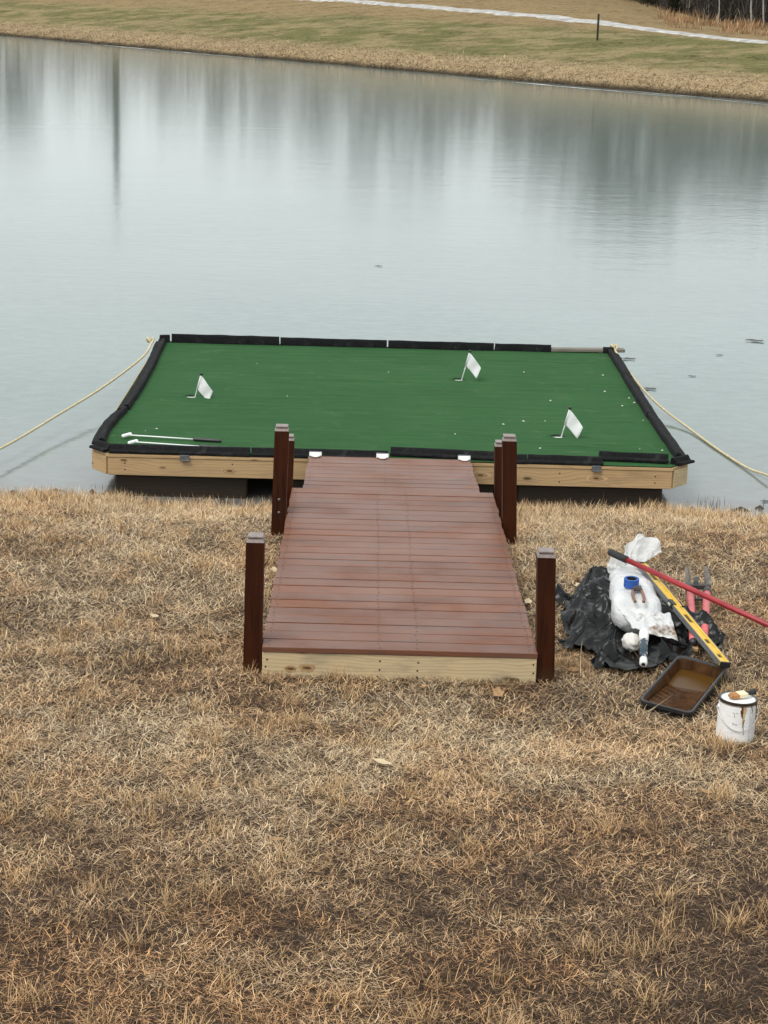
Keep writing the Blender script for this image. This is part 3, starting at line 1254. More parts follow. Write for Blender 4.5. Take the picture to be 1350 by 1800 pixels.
M['bark'] = simple('grey_bark', (0.13, 0.115, 0.10), 0.9, 0, 0.3, 3, 0.2, 0.1)
M['bark_pale'] = simple('pale_bark', (0.36, 0.335, 0.30), 0.9, 0, 0.25, 3, 0.2, 0.1)
M['twigs'] = simple('brown_grey_twigs', (0.065, 0.060, 0.056), 0.95, 0, 0.3, 2, 0, 0.05)

protos = []
for k in range(5):
    tm, cm = tree_parts(40 + k, 9.5 + 1.4 * k)
    t = thing('bare_tree', 'bare grey winter tree in the wood on the far rise', 'tree', (0, 0, 0), 'bare trees of the far wood')
    tr = build('trunk', tm, M['bark'], t, (0, 0, 0), smooth=True)
    cr = build('crown', cm, M['twigs'], t, (0, 0, 0), recalc=False)
    protos.append((t, tr, cr))


def far_tree(s_, t_, k, sc, rz, pale=False):
    p = far_pt(np.array([s_]), np.array([t_]))[0]
    src = protos[k]
    first = not src[0].get('_used')
    if first and not pale:
        t = src[0]
        t['_used'] = 1
        parts = src[1:]
    else:
        t = src[0].copy()
        COL.objects.link(t)
        for ch in src[1:]:
            c = ch.copy()
            COL.objects.link(c)
            c.parent = t
            if pale and ch is src[1]:
                c.data = c.data.copy()
                c.data.materials[0] = M['bark_pale']
    t.location = p
    t.rotation_euler = (0, 0, rz)
    t.scale = (sc, sc, sc)
    if pale:
        t['label'] = 'pale-barked bare tree at the right edge of the far wood'
    return t


rt = random.Random(3)


def wood_line(u):
    """the front of the wood, left to right"""
    P = [(-62, 224), (-36, 214), (-6, 204), (14, 184), (22, 152), (29, 126), (42, 104), (60, 84)]
    f = u * (len(P) - 1)
    k = min(int(f), len(P) - 2)
    f -= k
    return P[k][0] + (P[k + 1][0] - P[k][0]) * f, P[k][1] + (P[k + 1][1] - P[k][1]) * f


for i in range(145):
    wx, wy = wood_line((i + rt.random()) / 145)
    back = rt.uniform(0, 16) ** 1.0
    wx, wy = wx + back * 0.35, wy + back
    az = wx / wy
    if abs(az + 0.147) < 0.011 or abs(az + 0.113) < 0.007:      # the clear gaps at the left end of the wood
        if rt.random() < 0.75:
            continue
    s_, t_ = st_of(np.array([wx, wy]))
    far_tree(s_, t_, rt.randrange(5), rt.uniform(0.40, 0.78) * (1.0 if wy > 150 else 0.85), rt.uniform(0, 6.28))
PALE_TREES = [(25.02, 132, 2, 0.62, 'thick pale tree trunk against the brown brush, just left of the right edge group'),
              (26.31, 137.1, 3, 0.58, 'pale tree trunk beside the thick pale trunk near the right edge'),
              (25.41, 129.9, 1, 0.60, 'pale tree trunk closest to the right edge of the picture'),
              (23.86, 138.3, 0, 0.55, 'slim pale trunk above the rust-coloured tall grass'),
              (24.09, 143.5, 4, 0.52, 'slim pale trunk farther back, just left of the one above the rusty grass'),
              (22.55, 154.9, 2, 0.55, 'pale trunk at the left end of the wood beside the brown hill')]
for wx, wy, k, sc, lab in PALE_TREES:
    s_, t_ = st_of(np.array([wx, wy]))
    far_tree(s_, t_, k, sc, rt.uniform(0, 6.28), True)['label'] = lab
for t, tr, cr in protos:
    if '_used' in t:
        del t['_used']
for o in list(COL.objects):
    if '_used' in o:
        del o['_used']


def make_brush():
    n = 80000
    u_ = rng.random(n) ** 0.6
    lx = np.array([wood_line(min(0.999, q)) for q in 0.0 + 0.96 * u_])
    bk = np.abs(rng.normal(0, 7, n)) - 2
    d_ = lx + np.stack([0.35 * bk, bk], -1) - P0
    s_, t_ = d_ @ DS, d_ @ DN
    p = far_pt(s_, t_)
    clump = vnoise(s_ * 0.45, t_ * 0.45, 3)
    hmax = 0.8 + 3.8 * clump + 1.0 * (u_ < 0.5) * clump
    p[:, 2] += hmax * rng.random(n) ** 1.3
    c = np.array([0.085, 0.074, 0.067])[None] * (0.35 + 1.2 * clump)[:, None] * rng.uniform(0.5, 1.5, n)[:, None]
    pale = rng.random(n) < 0.06
    c[pale] = np.array([0.30, 0.26, 0.21]) * rng.uniform(0.6, 1.1, pale.sum())[:, None]
    V, F, C = blades(p, rng.uniform(0.5, 1.8, n), 0.03 + 0.04 * rng.random(n), rng.uniform(0, 6.28, n),
                     np.abs(rng.normal(0.45, 0.35, n)), rng.uniform(-0.2, 0.4, n), c, c)
    fast_mesh('woodland_brush', V, F, M['twig'], np.clip(C, 0, 1), 'stuff')


make_brush()


def small_evergreen(s_, t_, h, lab):
    p = far_pt(np.array([s_]), np.array([t_]))[0]
    t = thing('cedar_shrub', lab, 'tree', p, 'dark cedars before the far wood')
    tm = MB().tube([p, p + np.array([0, 0, h * 0.8])], [0.06, 0.02], 6)
    build('trunk', tm, M['bark'], t)
    n = 900
    f = rng.random(n)
    rad = 0.55 * (1 - f) * h * 0.55 * np.sqrt(rng.random(n)) + 0.05
    az = rng.uniform(0, 6.28, n)
    q = np.stack([np.cos(az) * rad, np.sin(az) * rad, 0.15 + f * h], -1) + p
    c = np.array([0.028, 0.032, 0.018])[None] * rng.uniform(0.5, 1.7, n)[:, None]
    V, F, C = blades(q, rng.uniform(0.15, 0.35, n), 0.05 + 0.04 * rng.random(n), az, rng.uniform(0.4, 1.3, n), rng.uniform(-0.2, 0.3, n), c, c)
    o = fast_mesh('crown', V - p, F, M['twig'], C)
    o.parent = t


for wx, wy, h_, lab in [(20.9, 139, 2.0, 'small dark cedar shrub against the brush of the wood, right of the fence post'),
                        (20.2, 148, 2.0, 'small dark cedar shrub where the brown hill meets the wood')]:
    s_, t_ = st_of(np.array([wx, wy]))
    small_evergreen(s_, t_, h_, lab)

# steel fence post on the far lawn
tp = Vector((11.87, 105.7, 1.95))
s_, t_ = st_of(np.array([tp.x, tp.y]))
tp.z = float(far_h(np.array(s_), np.array(t_)))
pm = MB()
pm.box((tp.x, tp.y, tp.z + 0.62), (0.11, 0.02, 1.48))
pm.box((tp.x, tp.y + 0.03, tp.z + 0.62), (0.025, 0.06, 1.48))
post = build('fence_post', pm, M['rust_post'], origin=tp)
tag(post, 'lone dark steel fence post standing in the far lawn by the gravel track', 'post')

# the tall pole whose reflection crosses the pond
def utility_pole(x, y, h, r_):
    s_, t_ = st_of(np.array([x, y]))
    z = float(far_h(np.array(s_), np.array(t_)))
    t = thing('utility_pole', 'tall dark utility pole whose reflection crosses the pond at left', 'pole', (x, y, z))
    m_ = MB().tube([(x, y, z - 0.5), (x, y, z + h * 0.5), (x, y, z + h)], [r_, r_ * 0.9, r_ * 0.75], 10)
    build('pole', m_, M['pole_wood'], t, smooth=True)
    c_ = MB().box((x, y - 0.25, z + h - 0.8), (2.2, 0.12, 0.12), 0.01)
    build('crossarm', c_, M['pole_wood'], t)
    for dx in (-0.95, 0, 0.95):
        i = MB().tube([(x + dx, y - 0.25, z + h - 0.75), (x + dx, y - 0.25, z + h - 0.5)], [0.05, 0.04], 8)
        build('insulator', i, M['dark_metal'], t)


utility_pole(-25.65, 198.0, 13.4, 0.36)


# ------------------------------------------------------------------ walkway to the water
def on_ramp(y0, z0, y1, z1):
    ang = math.atan2(z1 - z0, y1 - y0)
    return ang, math.hypot(y1 - y0, z1 - z0)


WX0, WX1 = -0.471, 0.878
WC = (WX0 + WX1) / 2
WY0, WZ0, WY1, WZ1 = 8.955, 0.580, 12.57, 0.470
walk = thing('wooden_walkway', 'red-brown stained board walkway leading from the grass towards the pond', 'walkway', (WC, WY0, 0.40))


def deck(root, xc, width, y0, z0, y1, z1, n, bt=0.026, seed=1, gap=0.011):
    rd = random.Random(seed)
    ang, L = on_ramp(y0, z0, y1, z1)
    pitch = L / n
    bw = pitch - gap
    mb = MB().box((0, 0, 0), (width, bw, bt), 0.002)
    # rough sawn cut across the ends: a sheet of mesh data shared by all the boards
    first = None
    rot = Matrix.Rotation(ang, 3, 'X')
    for i in range(n):
        d = (i + 0.5) * pitch
        c = Vector((xc + rd.uniform(-0.004, 0.004), y0, z0)) + rot @ Vector((0, d + rd.uniform(-0.0012, 0.0012), -bt / 2 + rd.uniform(-0.0012, 0.0012)))
        if first is None:
            first = build('board', mb, M['deck'], root, (0, 0, 0))
            o = first
        else:
            o = first.copy()
            COL.objects.link(o)
            o.parent = root
        o.location = c - WORLD[root]
        o.rotation_euler = (ang + rd.uniform(-0.004, 0.004), rd.uniform(-0.0012, 0.0012), rd.uniform(-0.0014, 0.0014))
    return ang, L, pitch


ang, L, pitch = deck(walk, WC, WX1 - WX0, WY0, WZ0, WY1, WZ1, 25, seed=5)
rot1 = Matrix.Rotation(ang, 3, 'X')


def rp1(x, d, h):
    return Vector((x, WY0, WZ0)) + rot1 @ Vector((0, d, h))


sm = MB()
for i in range(25):
    for fx in (0.025, 0.425, 0.565, 0.975):
        for q in (0.25, 0.75):
            x = WX0 + (WX1 - WX0) * fx + random.uniform(-0.006, 0.006)
            p = rp1(x, (i + q) * pitch + random.uniform(-0.008, 0.008), 0.0012)
            V = [p + Vector((0.0048 * math.cos(a * 1.0472), 0.0048 * math.sin(a * 1.0472), 0.0008)) for a in range(6)]
            sm.add(V, [tuple(range(6))])
build('screw_heads', sm, M['screw'], walk, recalc=False, kind='stuff')

# front fascia, stringers and joists
fb = MB().box((WC, WY0 + 0.031, 0.475), (WX1 - WX0 - 0.004, 0.038, 0.152), 0.003)
build('fascia_board', fb, M['pine_grey'], walk, (WC, WY0 + 0.031, 0.475))
fs = MB()
for fx in (0.016, 0.425, 0.565, 0.984):
    for dz in (0.025, 0.062, 0.105):
        x = WX0 + (WX1 - WX0) * fx + random.uniform(-0.006, 0.006)
        z = 0.541 - dz + random.uniform(-0.005, 0.005)
        V = [(x + 0.005 * math.cos(a * 1.0472), WY0 + 0.0108, z + 0.005 * math.sin(a * 1.0472)) for a in range(6)]
        fs.add(V, [tuple(range(6))])
build('fascia_screws', fs, M['screw'], walk, recalc=False, kind='stuff')
for x in (WX0 + 0.022, WX0 + (WX1 - WX0) * 0.43, WX0 + (WX1 - WX0) * 0.57, WX1 - 0.022):
    m_ = MB()
    a, b = rp1(x, 0.06, -0.097), rp1(x, L - 0.01, -0.097)
    mt = Matrix.Translation((a + b) / 2) @ rot1.to_4x4()
    m_.box((0, 0, 0), (0.038, L - 0.07, 0.138), 0.002, mt)
    build('joist', m_, M['post'], walk)


def post_mesh(c, h):
    """square post with a routed groove under a low cap, origin at its foot"""
    s = 0.0445
    prof = [(s, 0.0), (s, h - 0.030), (s - 0.011, h - 0.014), (s - 0.015, h - 0.014), (s - 0.015, h - 0.009), (s - 0.006, h - 0.008), (s - 0.006, h - 0.002), (s - 0.008, h)]
    V, F = [], []
    for r_, z in prof:
        V += [(-r_, -r_, z), (r_, -r_, z), (r_, r_, z), (-r_, r_, z)]
    for i in range(len(prof) - 1):
        for j in range(4):
            k = (j + 1) % 4
            F.append((4 * i + j, 4 * i + k, 4 * i + 4 + k, 4 * i + 4 + j))
    F += [(3, 2, 1, 0), tuple(4 * (len(prof) - 1) + j for j in range(4))]
    return V, F


def walk_post(xb, xt, y, zt, bolts):
    zb = 0.12 if y > 11 else 0.30
    h = zt - zb
    x_b = xb + (xb - xt) * 0.15
    o = Vector((x_b, y, zb))
    m_ = MB()
    V, F = post_mesh(o, h)
    sh = (xt - x_b) / h
    m_.add([(o.x + v[0] + sh * v[2], o.y + v[1], o.z + v[2]) for v in V], F)
    # the grain of a post runs up it: its own axes are laid with X along its length
    for q, f in enumerate(m_.f):          # top faces take a paler colour painted for reflected sky
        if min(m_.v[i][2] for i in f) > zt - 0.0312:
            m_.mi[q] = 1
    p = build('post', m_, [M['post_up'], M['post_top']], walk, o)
    if bolts:
        for dz in (0.0, 0.085):
            b = MB()
            b.lathe([(0.0085, 0), (0.0085, 0.004), (0.005, 0.006)], 8, Matrix.Translation((x_b + sh * 0.4, y - 0.0445, 0.50 + dz)) @ Matrix.Rotation(R(90), 4, 'X'))
            build('bolt', b, M['steel'], p)
    return p


def mk_post_up():
    k = NT('stained_post')
    v = k.coords((1, 1, 0.06), rand=True)
    f = k.noise(v, 40, 4, 0.6)
    g = k.noise(k.coords((1, 1, 0.5), rand=True), 4, 3)
    c = k.ramp(f, [(0.3, (0.028, 0.0052, 0.0008)), (0.7, (0.050, 0.0125, 0.0028))])
    c = k.mix(k.math('MULTIPLY', k.math('SUBTRACT', g, 0.45, True), 1.6, True), c, (0.022, 0.006, 0.003))
    ck = k.noise(k.coords((1, 1, 0.045), rand=True), 60, 3, 0.7)
    c = k.mix(k.math('MULTIPLY', k.math('SUBTRACT', ck, 0.53, True), 5.0, True), c, (0.010, 0.003, 0.002))
    sp = k.n('ShaderNodeSeparateXYZ')
    k.l(k.coords(), sp.inputs[0])
    foot = k.math('MULTIPLY', k.math('SUBTRACT', k.math('ADD', 0.10, k.math('MULTIPLY', g, 0.22)), sp.outputs[2], True), 9.0, True)
    c = k.mix(k.math('MULTIPLY', foot, 0.6), c, (0.060, 0.038, 0.022))
    k.base(c)
    k.p.inputs['Roughness'].default_value = 0.45
    k.p.inputs['Specular IOR Level'].default_value = 0.20
    k.bump(f, 0.2, 0.002)
    return k.m


M['post_up'] = mk_post_up()
M['post_top'] = simple('sky_sheen_post_top', (0.20, 0.155, 0.14), 0.38, 0, 0.25, 50, 0.15, 0.5)  # same stained post, sky reflection on its top put into the colour
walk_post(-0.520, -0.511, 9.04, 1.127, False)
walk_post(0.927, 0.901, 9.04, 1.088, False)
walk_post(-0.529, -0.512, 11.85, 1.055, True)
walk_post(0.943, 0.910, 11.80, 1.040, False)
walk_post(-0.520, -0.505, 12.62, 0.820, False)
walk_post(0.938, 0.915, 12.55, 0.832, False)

# hinged gangplank down to the float
GX0, GX1 = -0.402, 0.792
GC = (GX0 + GX1) / 2
GYa, GZa, GYb, GZb = 12.585, 0.462, 13.93, 0.372
gang = thing('gangplank', 'narrower stained board gangplank bridging the walkway and the green float', 'gangplank', (GC, GYa, GZa - 0.15))
deck(gang, GC, GX1 - GX0, GYa, GZa, GYb, GZb, 9, seed=9)
ga, gL = on_ramp(GYa, GZa, GYb, GZb)
grot = Matrix.Rotation(ga, 3, 'X')
for x in (GX0 + 0.04, GC, GX1 - 0.04):
    a = Vector((x, GYa, GZa)) + grot @ Vector((0, gL / 2, -0.085))
    build('joist', MB().box((0, 0, 0), (0.038, gL - 0.14, 0.09), 0.002, Matrix.Translation(a) @ grot.to_4x4()), M['post'], gang)
gs = MB()
for i in range(9):
    for fx in (0.03, 0.47, 0.62, 0.97):
        p = Vector((GX0 + (GX1 - GX0) * fx, GYa, GZa)) + grot @ Vector((0, (i + 0.5) * gL / 9, 0.0015))
        gs.add([p + Vector((0.005 * math.cos(a * 1.0472), 0.005 * math.sin(a * 1.0472), 0)) for a in range(6)], [tuple(range(6))])
build('screw_heads', gs, M['screw'], gang, recalc=False, kind='stuff')
for x in (GX0 + 0.05, GX0 + 0.545, GX1 - 0.045):
    e = Vector((x, GYb, GZb))
    m_ = MB()
    mt = Matrix.Translation(e + Vector((0, -0.035, 0.006))) @ grot.to_4x4()
    m_.box((0, 0.012, 0.012), (0.092, 0.012, 0.030), 0.003, mt)
    V = [(-0.042, 0.006, 0.001), (0.042, 0.006, 0.001), (0.018, -0.052, 0.001), (-0.012, -0.056, 0.001),
         (-0.042, 0.006, 0.010), (0.042, 0.006, 0.010), (0.018, -0.052, 0.007), (-0.012, -0.056, 0.007)]
    m_.add(V, [(3, 2, 1, 0), (4, 5, 6, 7), (0, 1, 5, 4), (1, 2, 6, 5), (2, 3, 7, 6), (3, 0, 4, 7)], 0, mt)
    h = build('hinge', m_, M['white_plastic'], gang)
    kn = MB().tube([e + Vector((-0.046, -0.012, 0.032)), e + Vector((0.046, -0.012, 0.030))], 0.0075, 8)
    build('hinge_pin', kn, M['steel'], h)

# ------------------------------------------------------------------ floating putting green
PX0, PX1, PYF, PYB, PT = -2.035, 2.445, 13.975, 18.80, 0.345
FXL, FXR = -1.892, 2.304            # front board ends, the corners are cut off beyond
flt = thing('putting_platform', 'large floating platform topped with green turf and black edging', 'platform', (0.2, 16.3, 0.0))


def bar(name, a, b, th, z0, z1, mat, parent, ch=0.003, solid=None):
    """a board standing on edge between two plan points; its own X runs along it"""
    a, b = Vector((a[0], a[1], 0)), Vector((b[0], b[1], 0))
    d = b - a
    yaw = math.atan2(d.y, d.x)
    c = (a + b) / 2 + Vector((0, 0, (z0 + z1) / 2))
    mb = MB().box((0, 0, 0), (d.length, th, z1 - z0), ch)
    o = build(name, mb, mat, parent, (0, 0, 0))
    o.location = c - WORLD[parent]
    o.rotation_euler = (0, 0, yaw)
    WORLD[o] = c
    return o


bar('front_board', (FXL, PYF + 0.019), (FXR, PYF + 0.019), 0.038, 0.176, 0.313, M['pine'], flt)
bar('corner_board', (FXL - 0.004, PYF + 0.024), (PX0 + 0.012, PYF + 0.185), 0.036, 0.178, 0.313, M['pine'], flt)
bar('corner_board', (FXR + 0.004, PYF + 0.024), (PX1 - 0.012, PYF + 0.185), 0.036, 0.178, 0.313, M['pine_grey'], flt)
bar('side_board', (PX0 + 0.019, PYF + 0.20), (PX0 + 0.019, PYB), 0.038, 0.176, 0.313, M['pine'], flt)
bar('side_board', (PX1 - 0.019, PYF + 0.20), (PX1 - 0.019, PYB), 0.038, 0.176, 0.313, M['pine'], flt)
bar('back_board', (PX0 + 0.04, PYB - 0.02), (PX1 - 0.04, PYB - 0.02), 0.038, 0.176, 0.313, M['pine'], flt)
# plywood deck under the turf, cut to the outline
outline = [(FXL, PYF - 0.006), (FXR, PYF - 0.006), (PX1, PYF + 0.18), (PX1, PYB), (PX0, PYB), (PX0, PYF + 0.18)]
dm = MB()
inner = [(FXL + 0.12, PYF + 0.16), (FXR - 0.12, PYF + 0.16), (PX1 - 0.16, PYF + 0.30), (PX1 - 0.16, PYB - 0.16), (PX0 + 0.16, PYB - 0.16), (PX0 + 0.16, PYF + 0.30)]
V = [(x, y, z) for z in (0.316, 0.336) for ring_ in (outline, inner) for x, y in ring_]
F = []
for i in range(6):
    k = (i + 1) % 6
    F += [(i, k, 12 + k, 12 + i), (6 + k, 6 + i, 18 + i, 18 + k), (12 + i, 12 + k, 18 + k, 18 + i), (k, i, 6 + i, 6 + k)]
dm.add(V, F)
dm.box(((PX0 + PX1) / 2, (PYF + PYB) / 2 + 0.1, 0.300), (PX1 - PX0 - 0.1, PYB - PYF - 0.3, 0.012))
build('deck_sheet', dm, M['pine'], flt, (0.2, 16.3, 0.32))
sk = MB()
for fx, z in [(0.03, .27), (0.03, .22), (0.22, .28), (0.22, .215), (0.4, .275), (0.4, .22), (0.62, .28), (0.62, .22), (0.8, .275), (0.8, .21), (0.97, .27), (0.97, .22)]:
    x = FXL + (FXR - FXL) * fx
    sk.add([(x + 0.006 * math.cos(a * 1.0472), PYF - 0.001, z + 0.006 * math.sin(a * 1.0472)) for a in range(6)], [tuple(range(6))])
build('board_screws', sk, M['screw'], flt, recalc=False, kind='stuff')
def mk_knot():
    k = NT('pine_knot')
    v = k.coords()
    ln = k.n('ShaderNodeVectorMath', operation='LENGTH')
    k.l(k.coords((11, 1, 30)), ln.inputs[0])
    d = k.math('ADD', ln.outputs['Value'], k.math('MULTIPLY', k.math('SUBTRACT', k.noise(v, 40, 4), 0.5), 0.5))
    k.base(k.ramp(d, [(0.08, (0.07, 0.035, 0.018)), (0.25, (0.26, 0.145, 0.06)), (0.38, (0.45, 0.30, 0.15)), (0.5, (0.28, 0.165, 0.075)), (0.62, (0.48, 0.33, 0.175)), (0.85, (0.53, 0.375, 0.21))]))
    k.p.inputs['Roughness'].default_value = 0.7
    return k.m


M['knot'] = mk_knot()


def knot(parent, x, y, z, hw, hh):
    V = [(x + hw * math.cos(a) * (1 + 0.12 * math.sin(3 * a + x)), y, z + hh * math.sin(a)) for a in np.linspace(0, 2 * math.pi, 21)[:-1]]
    build('knot', MB().add(V, [tuple(range(20))]), M['knot'], parent, (x, y, z), recalc=False)


for fx, z, hw, hh in [(0.215, 0.228, 0.055, 0.018), (0.66, 0.245, 0.075, 0.026), (0.865, 0.243, 0.080, 0.026), (0.53, 0.262, 0.035, 0.012), (0.028, 0.29, 0.03, 0.012)]:
    knot(flt, FXL + (FXR - FXL) * fx, PYF - 0.0012, z, hw, hh)
for fx, z, hw, hh in [(0.105, 0.468, 0.030, 0.018), (0.165, 0.474, 0.040, 0.022), (0.51, 0.425, 0.030, 0.010)]:
    knot(walk, WX0 + (WX1 - WX0) * fx, WY0 + 0.0108, z, hw, hh)
# dark timbers and floats underneath
for x0, x1 in ((-1.85, -0.86), (-0.62, -0.42), (0.62, 0.98), (1.16, 2.25)):
    bar('float_timber', (x0, PYF + 0.13), (x1, PYF + 0.13), 0.12, -0.05, 0.165, M['wet_wood'], flt, 0.012)
for y in (15.0, 16.3, 17.6, 18.5):
    bar('float_timber', (PX0 + 0.2, y), (PX1 - 0.2, y), 0.16, -0.08, 0.17, M['wet_wood'], flt, 0.012)

HOLES = [(-1.465, 16.12), (0.845, 17.19), (1.535, 14.93)]
HR = 0.056


def make_turf():
    nx, ny = 150, 162
    xs_ = np.linspace(PX0 + 0.012, PX1 - 0.012, nx)
    ys_ = np.linspace(PYF + 0.004, PYB - 0.012, ny)
    X, Y = np.meshgrid(xs_, ys_, indexing='ij')
    Z = np.full_like(X, PT)
    rd = np.random.default_rng(4)
    # travelling wrinkles in the loose carpet
    W = [(-1.0, 18.3, 0.9, .010), (-.2, 18.25, .7, .007), (1.3, 16.75, .5, .010), (0.3, 17.0, .9, .007), (.9, 16.0, .55, .007), (-1.3, 15.9, .7, .010),
         (-0.4, 15.7, .8, .006), (0.2, 17.95, .6, .006), (1.9, 17.1, .35, .010), (1.9, 14.65, .4, .014), (2.0, 14.45, .3, .008), (1.6, 18.2, .4, .008),
         (0.5, 14.9, .7, .005), (-0.9, 14.9, .6, .006), (1.9, 15.5, .45, .009), (-1.7, 17.3, .3, .006), (0.8, 18.45, .5, .008), (0.1, 16.4, .7, .005)]
    for cx, cy, hw, a in W:
        yc = cy + 0.05 * np.sin(X * 3 + cx * 7) + 0.04 * (X - cx)
        Z += a * np.exp(-((Y - yc) / 0.035) ** 2) * np.exp(-((X - cx) / hw) ** 4)
    Z += 0.006 * (vnoise(X * 1.5, Y * 1.5 + 4, 3) - 0.5)
    # clip the front corners
    for sgn, xe, xf in ((-1, PX0, FXL), (1, PX1, FXR)):
        f = np.clip((Y - PYF) / 0.18, 0, 1)
        lim = xf + (xe - xf) * f - sgn * 0.012
        X = np.maximum(X, lim) if sgn < 0 else np.minimum(X, lim)
    V = np.stack([X, Y, Z], -1).reshape(-1, 3)
    keep = []
    i, j = np.meshgrid(np.arange(nx - 1), np.arange(ny - 1), indexing='ij')
    a = (i * ny + j).ravel()
    F = np.stack([a, a + ny, a + ny + 1, a + 1], -1)
    cen = V[F].mean(1)
    ok = np.ones(len(F), bool)
    for hx, hy in HOLES:
        ok &= np.hypot(cen[:, 0] - hx, cen[:, 1] - hy) > HR * 0.98
        d = np.hypot(V[:, 0] - hx, V[:, 1] - hy)
        near = d < 0.2
        V[near, 2] = PT
    F = F[ok]
    o = fast_mesh('turf', V - np.array([0.2, 16.3, 0.0]), F, M['turf'], None, None, True)
    o.parent = flt
    for hx, hy in HOLES:
        cm = MB()
        prof = [(HR - 0.004, -0.028), (HR, 0.0), (HR, 0.002), (HR + 0.035, 0.0025), (HR + 0.04, -0.004)]
        cm.lathe(prof, 24, Matrix.Translation((hx, hy, PT)), close=False)
        o = build('hole_rim', cm, M['turf'], flt, smooth=True, recalc=False)
        cd = MB().lathe([(HR - 0.001, -0.002), (HR - 0.003, -0.024), (0.001, -0.0245)], 24, Matrix.Translation((hx, hy, PT)), close=False)
        build('hole_cup', cd, M['cup_dark'], flt, smooth=True, recalc=False)


# the deck sheet is cut out at the cups by simply sinking the cups less than its thickness
make_turf()


def edging(p0, p1, side, parent, hgt=0.051, wid=0.100, z=None, lift=0.0, seed=0, bow=0.0):
    """one length of black rubber edging: a rounded kerb with a flat flange on its outer side"""
    a = Vector((p0[0], p0[1], (PT if z is None else z) + lift))
    b = Vector((p1[0], p1[1], (PT if z is None else z) + lift))
    d = (b - a)
    Ln = d.length
    d.normalize()
    out = Vector((d.y, -d.x, 0)) * side
    prof = [(0.0, 0.0), (0.004, hgt * 0.80), (0.012, hgt * 0.96), (0.024, hgt), (0.036, hgt * 0.95), (0.046, hgt * 0.72),
            (0.054, hgt * 0.44), (0.066, hgt * 0.36), (wid - 0.008, 0.018), (wid, 0.010), (wid, 0.0)]
    n = max(3, int(Ln / 0.05))
    V, F = [], []
    m_ = len(prof)
    for i in range(n + 1):
        f = i / n
        c = a.lerp(b, f) + out * (bow * math.sin(math.pi * f))
        for k, (u, w_) in enumerate(prof):
            jz = 0.0045 * mn.noise(Vector((c.x * 9, c.y * 9, k * 0.8 + seed)))
            ju = 0.006 * mn.noise(Vector((c.x * 5 + 3, c.y * 5, k * 0.25 + seed)))
            V.append(c + out * (u + ju) + Vector((0, 0, max(0.0, w_ + (jz if w_ > 0 else 0)))))
    for i in range(n):
        for k in range(m_ - 1):
            q = i * m_ + k
            F.append((q, q + 1, q + m_ + 1, q + m_))
        F.append((i * m_, i * m_ + m_, i * m_ + 2 * m_ - 1, i * m_ + m_ - 1))
    F += [tuple(range(m_)), tuple(n * m_ + k for k in range(m_))[::-1]]
    mb = MB()
    mb.add(V, F)
    o = build('edging_strip', mb, M['rubber'], parent)
    return smooth_angle(o, 40)


YF = PYF + 0.098
edging((FXL + 0.008, YF), (-0.842, YF - 0.004), 1, flt, seed=1)
edging((-0.832, YF), (0.188, YF), 1, flt, seed=2)
edging((0.208, YF + 0.10), (0.985, YF + 0.03), 1, flt, seed=3, lift=0.010)
edging((0.985, YF + 0.0), (1.222, YF + 0.0), 1, flt, seed=4)
edging((1.230, YF + 0.005), (1.785, YF + 0.0), 1, flt, seed=5)
edging((1.775, YF + 0.125), (2.292, YF + 0.085), 1, flt, seed=6, lift=0.012)
edging((PX0 + 0.055, YF + 0.11), (FXL + 0.035, YF - 0.02), 1, flt, seed=7)
edging((FXR - 0.005, YF + 0.01), (PX1 - 0.02, YF + 0.135), 1, flt, seed=8)
# left side, with its kinked joint
edging((PX0 + 0.115, 15.42), (PX0 + 0.085, 14.23), 1, flt, seed=9, bow=0.03)
edging((PX0 + 0.085, 18.66), (PX0 + 0.120, 15.48), 1, flt, seed=10, bow=-0.02)
# right side
edging((PX1 - 0.085, 14.24), (PX1 - 0.100, 15.70), 1, flt, seed=11)
edging((PX1 - 0.100, 15.72), (PX1 - 0.090, 17.45), 1, flt, seed=12)
edging((PX1 - 0.085, 17.47), (PX1 - 0.075, 18.72), 1, flt, seed=13)
# back
YB_ = PYB - 0.105
edging((-1.915, YB_ + 0.01), (PX0 + 0.03, YB_ - 0.02), 1, flt, seed=14, hgt=0.072)
edging((-0.850, YB_), (-1.900, YB_), 1, flt, seed=15, hgt=0.085)
edging((0.204, YB_ + 0.02), (-0.838, YB_ + 0.01), 1, flt, seed=16, hgt=0.075)
edging((1.252, YB_ + 0.01), (0.218, YB_ + 0.01), 1, flt, seed=17, hgt=0.075)
edging((1.815, YB_ + 0.03), (1.266, YB_ + 0.02), 1, flt, seed=18, hgt=0.070)
edging((2.425, YB_ + 0.03), (2.325, YB_ + 0.05), 1, flt, seed=19, hgt=0.06)
pk = bar('weathered_plank', (1.74, 18.77), (2.545, 18.80), 0.09, PT + 0.004, PT + 0.038, M['old_wood'], flt, 0.006)
pk.rotation_euler.y = -0.012
# steel clips hanging over the front edge
for x in (-1.322, 1.735):
    m_ = MB()
    m_.box((x, PYF - 0.016, 0.318), (0.068, 0.004, 0.042), 0.001)
    m_.box((x, PYF + 0.010, 0.3405), (0.068, 0.056, 0.004), 0.001)
    m_.box((x, PYF - 0.022, 0.304), (0.068, 0.012, 0.006), 0.001)
    build('edge_clip', m_, M['steel'], flt)


